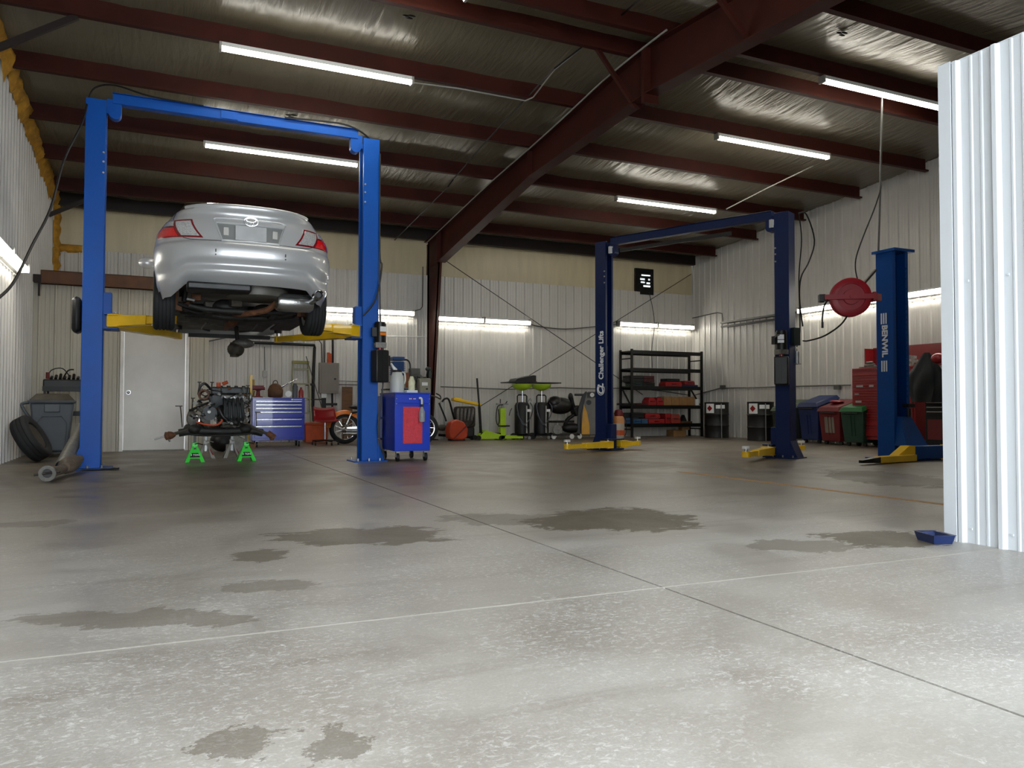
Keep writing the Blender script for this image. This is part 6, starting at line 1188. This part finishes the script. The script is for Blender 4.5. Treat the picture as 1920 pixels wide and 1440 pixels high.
def bin_(x, y, mt, lidm, label, w=0.27, h=0.86, lab=None, name='waste_bin'):
    t = thing(name, label, 'bin', (x, y, 0), 0, 'wheeled bins along the right wall')
    B = M().add([(-0.26, -w*.85, 0.07), (0.24, -w*.85, 0.07), (0.24, w*.85, 0.07), (-0.26, w*.85, 0.07), (-0.32, -w, h-0.18), (0.30, -w, h), (0.30, w, h), (-0.32, w, h-0.18)], [(3, 2, 1, 0), (4, 5, 6, 7), (0, 1, 5, 4), (1, 2, 6, 5), (2, 3, 7, 6), (3, 0, 4, 7)])
    B.build('body', mt, t, bev=0.015); M().add([(-0.36, -w-.02, h-0.20), (0.32, -w-.02, h), (0.32, w+.02, h), (-0.36, w+.02, h-0.20), (-0.32, -w+.03, h-0.10), (0.28, -w+.03, h+0.07), (0.28, w-.03, h+0.07), (-0.32, w-.03, h-0.10)], [(3, 2, 1, 0), (4, 5, 6, 7), (0, 1, 5, 4), (1, 2, 6, 5), (2, 3, 7, 6), (3, 0, 4, 7)]).build('lid', lidm, t, bev=0.015)
    M().cyl((-0.37, -w*.7, h-0.22), (-0.37, w*.7, h-0.22), 0.012).build('handle_bar', M_BLK, t)
    if lab: M().add([(-0.282, -w*.45, 0.24), (-0.282, w*.45, 0.24), (-0.312, w*.45, 0.56), (-0.312, -w*.45, 0.56)], [(0, 1, 2, 3)]).build('side_label', lab, t, fix=False)
    M().tube([(-0.275, -w*.2, 0.2), (-0.315, -w*.2, 0.6)], 0.010, 6).tube([(-0.275, w*.1, 0.2), (-0.315, w*.1, 0.6)], 0.010, 6).each('rib', mt, t)
    for sy in (-1, 1): M().cyl((-0.2, sy*w*.7, 0.045), (-0.16, sy*w*.7, 0.045), 0.045).build('wheel', M_BLK, t)
bin_(12.72, 13.1, M_DKG, mat('olive_lid', (70, 84, 64), 0.5), 'grey-green wheeled bin behind the navy lift post', name='waste_bin')
bin_(12.80, 12.4, M_BBLUE, M_BBLUE, 'blue wheeled bin mostly hidden behind the navy lift post', h=0.95)
bin_(12.68, 11.72, M_REDD, M_REDD, 'dark red wheeled bin with a pale label on its front', lab=mat('grey_label', (120, 116, 104), 0.6)); bin_(12.60, 11.08, M_DGRN, M_GREEN2, 'green wheeled bin beside the tall red tool chest', w=0.27)
put(M().ell((12.62, 11.75, 0.87), 0.13, 0.15, 0.035), 'rag_bundle', M_RED, 'bright red rag bundle on the lid of the dark red bin', 'rag'); 
# ------------------------------------------------------------------ red tool chest
CXF = 12.42; ya = PX(1598, 750, CXF).y; yb = PX(1716, 750, CXF).y; L_ = ya-yb
t = thing('tool_chest', 'tall glossy red tool chest with its lid open behind the older blue post', 'tool chest', (CXF, ya, 0), -PI/2)     # local x runs along the wall, local y into it
ztop = PX(1600, 691, CXF).z; W_ = 0.62
M().bx(0, L_, 0.0, W_, 0.14, ztop).build('cabinet', M_CHEST, t, bev=0.006)
zs = [0.20, 0.40, 0.56, 0.66, 0.76, 0.86, 0.96, 1.06, 1.16, 1.26, 1.36, ztop-0.03]
zs = [z*1.0 for z in zs if z < ztop-0.02]+[ztop-0.02]
for i, (a, b) in enumerate(zip(zs[:-1], zs[1:])):
    d = M().bx(0.04, L_-0.04, -0.02, 0, a+0.006, b-0.006).build('drawer', M_RED if i < 3 else M_CHEST, t, bev=0.004); M().bx(0.06, L_-0.06, -0.04, -0.02, b-0.03, b-0.014).build('handle', M_CHEST, d)
for u, z, w in ((0.12, 1.16, 0.16), (0.42, 1.16, 0.10), (0.10, 0.86, 0.14), (0.08, 1.02, .1), (0.75, 0.96, .12)): M().bx(u, u+w, -0.024, -0.02, z-0.02, z+0.025).build('sticker', M_ZINC, t)
for u in (0.08, L_-0.08):
    for v in (0.08, W_-0.08): M().cyl((u-0.02, v, 0.06), (u+0.02, v, 0.06), 0.06).build('caster', M_BLK, t)
M().bx(0.02, L_+0.35, W_-0.06, W_-0.02, ztop+0.02, ztop+0.42).bx(0.02, 0.04, W_-0.30, W_-0.02, ztop, ztop+0.40).build('open_lid', M_CHEST, t, label='open lid')
put(M().cyl(PX(1622, 686, 12.6), PX(1640, 684, 12.6), 0.03).cyl(PX(1625, 680, 12.6), PX(1637, 679, 12.6), 0.02).cyl(PX(1612, 689, 12.6), PX(1648, 687, 12.6), 0.018), 'air_tools', M_ALU, 'grey air tools lying on top of the tall red chest', 'tools')['kind'] = 'stuff'
m = M(); rr = random.Random(3)
for i in range(26): c = PX(rr.uniform(1700, 1718), rr.uniform(668, 688), 12.75); m.cb(tuple(c), (0.05, 0.06, 0.05), Matrix.Rotation(i, 3, 'Z'))
o = put(m, 'small_tools', M_LGRY, 'heap of small bits and tools inside the open red chest', 'tools'); o['kind'] = 'stuff'
c2 = PX(1735, 800, 12.25)
t = thing('tool_cabinet', 'low black tool cabinet with silver-edged drawers beside the white ribbed wall', 'tool cabinet', (12.25, c2.y, 0), -PI/2)
M().bx(0, 0.9, 0, 0.5, 0.10, 0.92).build('cabinet', M_BLKM, t, bev=0.005)
drawers(t, 0.03, 0.87, 0.0, [0.62, 0.70, 0.78, 0.86], M_BLKM); M().bx(0.05, 0.8, -0.01, 0, 0.2, 0.55).build('red_panel', M_REDD, t); M().bx(0.35, 0.55, -0.022, -0.018, 0.6, 0.66).build('label_plate', M_STICK, t)
for k, (u, mt_) in enumerate(((0.15, M_BLK), (0.4, M_GRIME), (0.62, M_ZINC))): M().ell((u, 0.2, 0.95), 0.08, 0.08, 0.04).build('tray_item', mt_, t)
put(M().ell((12.1, PX(1743, 815, 12.1).y, 0.05), 0.10, 0.16, 0.05), 'blue_bundle', M_BBLUE, 'small blue bundle by the black tool cabinet near the floor', 'bundle')
jp = PX(1738, 700, 12.15)
rows = []
for k in range(15):
    v = k/14; z = jp.z+0.36-0.86*v; rad = 0.05+0.27*min(1, v*2.2)*(1-0.25*max(0, v-.7)/.3)
    rows.append([(jp.x+0.55*rad*math.cos(a)*(1+0.22*math.sin(5*a+k*.5)), jp.y+rad*math.sin(a)*(1+0.18*math.sin(7*a+1)), z) for a in [2*PI*i/32 for i in range(33)]])
put(M().grid(rows), 'jacket', M_CLOTH, 'black jacket hanging over the side of the open red chest', 'jacket', ang=1.5)
put(M().ell(tuple(PX(1760, 672, 12.0)), 0.12, 0.12, 0.09), 'helmet', M_RED, 'red cap hanging just behind the edge of the white ribbed wall', 'cap')
# ------------------------------------------------------------------ wall conduits, rods, fan
XW = XR-0.05
for lab, pts in (('long grey conduit along the right wall behind the bins, left part', [PX(1302, 741, XW), PX(1350, 728, XW), PX(1463, 725, XW), PX(1595, 722, XW)]),): tag(M().tube(pts, 0.014, 8).build('conduit', M_GALV), lab, 'conduit')
for px_, lab in ((1355, 'small junction box on the right wall conduit, left of the navy post'), (1570, 'small junction box on the right wall conduit, above the green bin')): put(M().cb(tuple(PX(px_, 726, XW-0.02)), (0.07, 0.14, 0.10)), 'junction_box', M_GALV, lab, 'junction box')
tag(M().tube([PY(826, 725, YW), PY(880, 727, YW), PY(950, 730, YW-.03), PY(1050, 727, YW), PY(1120, 729, YW), PY(1180, 727, YW), PY(1240, 733, YW), PY(1293, 741, YW)], 0.013, 8).build('conduit', M_GALV), 'long grey conduit along the back wall at bench height', 'conduit')
t = thing('shop_light', 'unlit shop light rail on the right wall near the far corner', 'wall light', (XR-0.05, 15.85, 2.86)); M().bx(-0.12, 0.0, -2.5, 0, 0.02, 0.06).build('hood', M_GALV, t); M().bx(-0.10, -0.05, -2.5, 0, -0.08, -0.04).build('rail', M_BLKM, t)
tag(M().tube([PX(1283, 612, XR-.04), PX(1284, 598, XR-.04), PX(1300, 596, XR-.04), PX(1345, 586, XR-.04), PX(1354, 588, XR-.04), PX(1356, 606, XR-.04)], 0.012, 6).build('conduit', M_GALV), 'bent conduit joining the lamp over the rack to the unlit rail', 'conduit')
tag(M().tube([PY(990, 606, YW), PY(1010, 612, YW), PY(1060, 617, YW), PY(1120, 612, YW), PY(1156, 608, YW)], 0.014, 6, 4).build('cable', M_GALV), 'cable sagging along the back wall between two shop lights', 'cable')
YRD = 16.85
for lab, a, b in (('brace rod falling from the red column to the right behind the lettered post', PY(833, 487, YRD), PY(1205, 740, YRD)), ('brace rod rising from the yellow board to the far right corner', PY(897, 764, YRD), PY(1296, 514, YRD))): tag(M().bar(a, b, 0.014, 0.014).build('brace_rod', M_STEELD), lab, 'rod')
t = thing('wall_fan', 'black louvred vent high on the back wall letting daylight through', 'vent', tuple(PY(1208, 526, YB-0.02)))
M().bx(-0.28, 0.28, -0.02, 0.05, -0.30, 0.31).build('frame', M_BLKM, t); M().bx(-0.13, 0.27, -0.03, 0.0, -0.37, -0.28).build('lower_flap', M_BLKM, t)
for i, (a, b, z) in enumerate([(-0.10, 0.17, 0.13), (-0.14, 0.0, 0.03), (-0.12, 0.0, -0.05), (0.11, 0.16, 0.03), (0.06, 0.16, -0.07), (-0.04, 0.17, -0.15)]): M().bx(a, b, -0.026, -0.02, z-0.02, z+0.02).build('louvre_gap', M_DAY, t)
for i in range(6): M().bar((-0.2, -0.04, 0.18-i*0.075), (0.2, -0.04, 0.185-i*0.075), 0.03, 0.006).build('louvre', M_BLKM, t)
tag(M().tube([PY(1217, 548, YW), PY(1224, 580, YW), PY(1227, 612, YW), PY(1222, 655, YW), PY(1223, 690, YW)], 0.009, 6, 4).build('power_cable', M_ROPE), 'thin cable dropping from the black louvred vent behind the rack', 'cable')
tag(M().tube([PY(1362, 392, 10.9), PY(1440, 352, 10.7), PY(1525, 311, 10.55)], 0.010, 6).build('conduit', M_LGRY), 'thin pale tube rising from the navy lift bar to the ceiling on the right', 'conduit')
tag(M().tube([PY(770, 585, YW), PY(788, 580, YW), PY(792, 575, YW), PY(793, 520, YW), PY(793, 500, YW)], 0.012, 6).build('conduit', M_GALV), 'conduit from the lit lamp up beside the red steel column', 'conduit')
tag(M().tube([PY(715, 630, YW), PY(800, 632, YW)], 0.010, 6).build('conduit', M_WHT), 'pale conduit under the lit lamp left of the red steel column', 'conduit')
# blue oil tray by the white wall
t = thing('oil_tray', 'small dark blue plastic tray on the floor at the corner of the white ribbed wall', 'tray', (3.975, 3.02, 0), -0.36)
tapbox(M(), 0, 0, 0.0, 0.006, (0.052, 0.075), (0.053, 0.076)).build('bottom', M_PAN, t)
def sides(m, a0, b0, z0, a1, b1, z1, th=0.003):
    for q in (0, 1):
        for s in (-1, 1):
            if q == 0: m.add([(s*a0, -b0, z0), (s*a0, b0, z0), (s*a1, b1, z1), (s*a1, -b1, z1), (s*(a0-th), -b0, z0), (s*(a0-th), b0, z0), (s*(a1-th), b1, z1), (s*(a1-th), -b1, z1)], [(0, 1, 2, 3), (7, 6, 5, 4), (0, 4, 5, 1), (1, 5, 6, 2), (2, 6, 7, 3), (3, 7, 4, 0)])
            else: m.add([(-a0, s*b0, z0), (a0, s*b0, z0), (a1, s*b1, z1), (-a1, s*b1, z1), (-a0, s*(b0-th), z0), (a0, s*(b0-th), z0), (a1, s*(b1-th), z1), (-a1, s*(b1-th), z1)], [(0, 1, 2, 3), (7, 6, 5, 4), (0, 4, 5, 1), (1, 5, 6, 2), (2, 6, 7, 3), (3, 7, 4, 0)])
    return m
sides(M(), 0.052, 0.078, 0.0, 0.062, 0.092, 0.048).build('wall', M_PAN, t); m = M()
for z in (0.018, 0.028, 0.038): sides(m, 0.052+0.01*z/0.048+0.002, 0.078+0.014*z/0.048+0.002, z, 0.0525+0.01*z/0.048+0.002, 0.0785+0.014*z/0.048+0.002, z+0.003, 0.002)
m.build('moulded_rib', M_PAN, t); sides(M(), 0.062, 0.092, 0.047, 0.069, 0.099, 0.050, 0.008).build('rim', M_PAN, t)
# small tears in the ceiling facing
for x, y in ((1578, 62), (545, 216), (766, 30)):
    for i in range(3):
        d = _ray(x+i*5-4, y+(i % 2)*4); tt = (5.6-H)/d.z; yy = d.y*tt
        for _ in range(6): tt = (cz(d.y*tt)-0.07-H)/d.z
        M().ell((d.x*tt, d.y*tt, H+d.z*tt), 0.05, 0.02, 0.012, 8, 5).build('tear', M_BLK, ce)
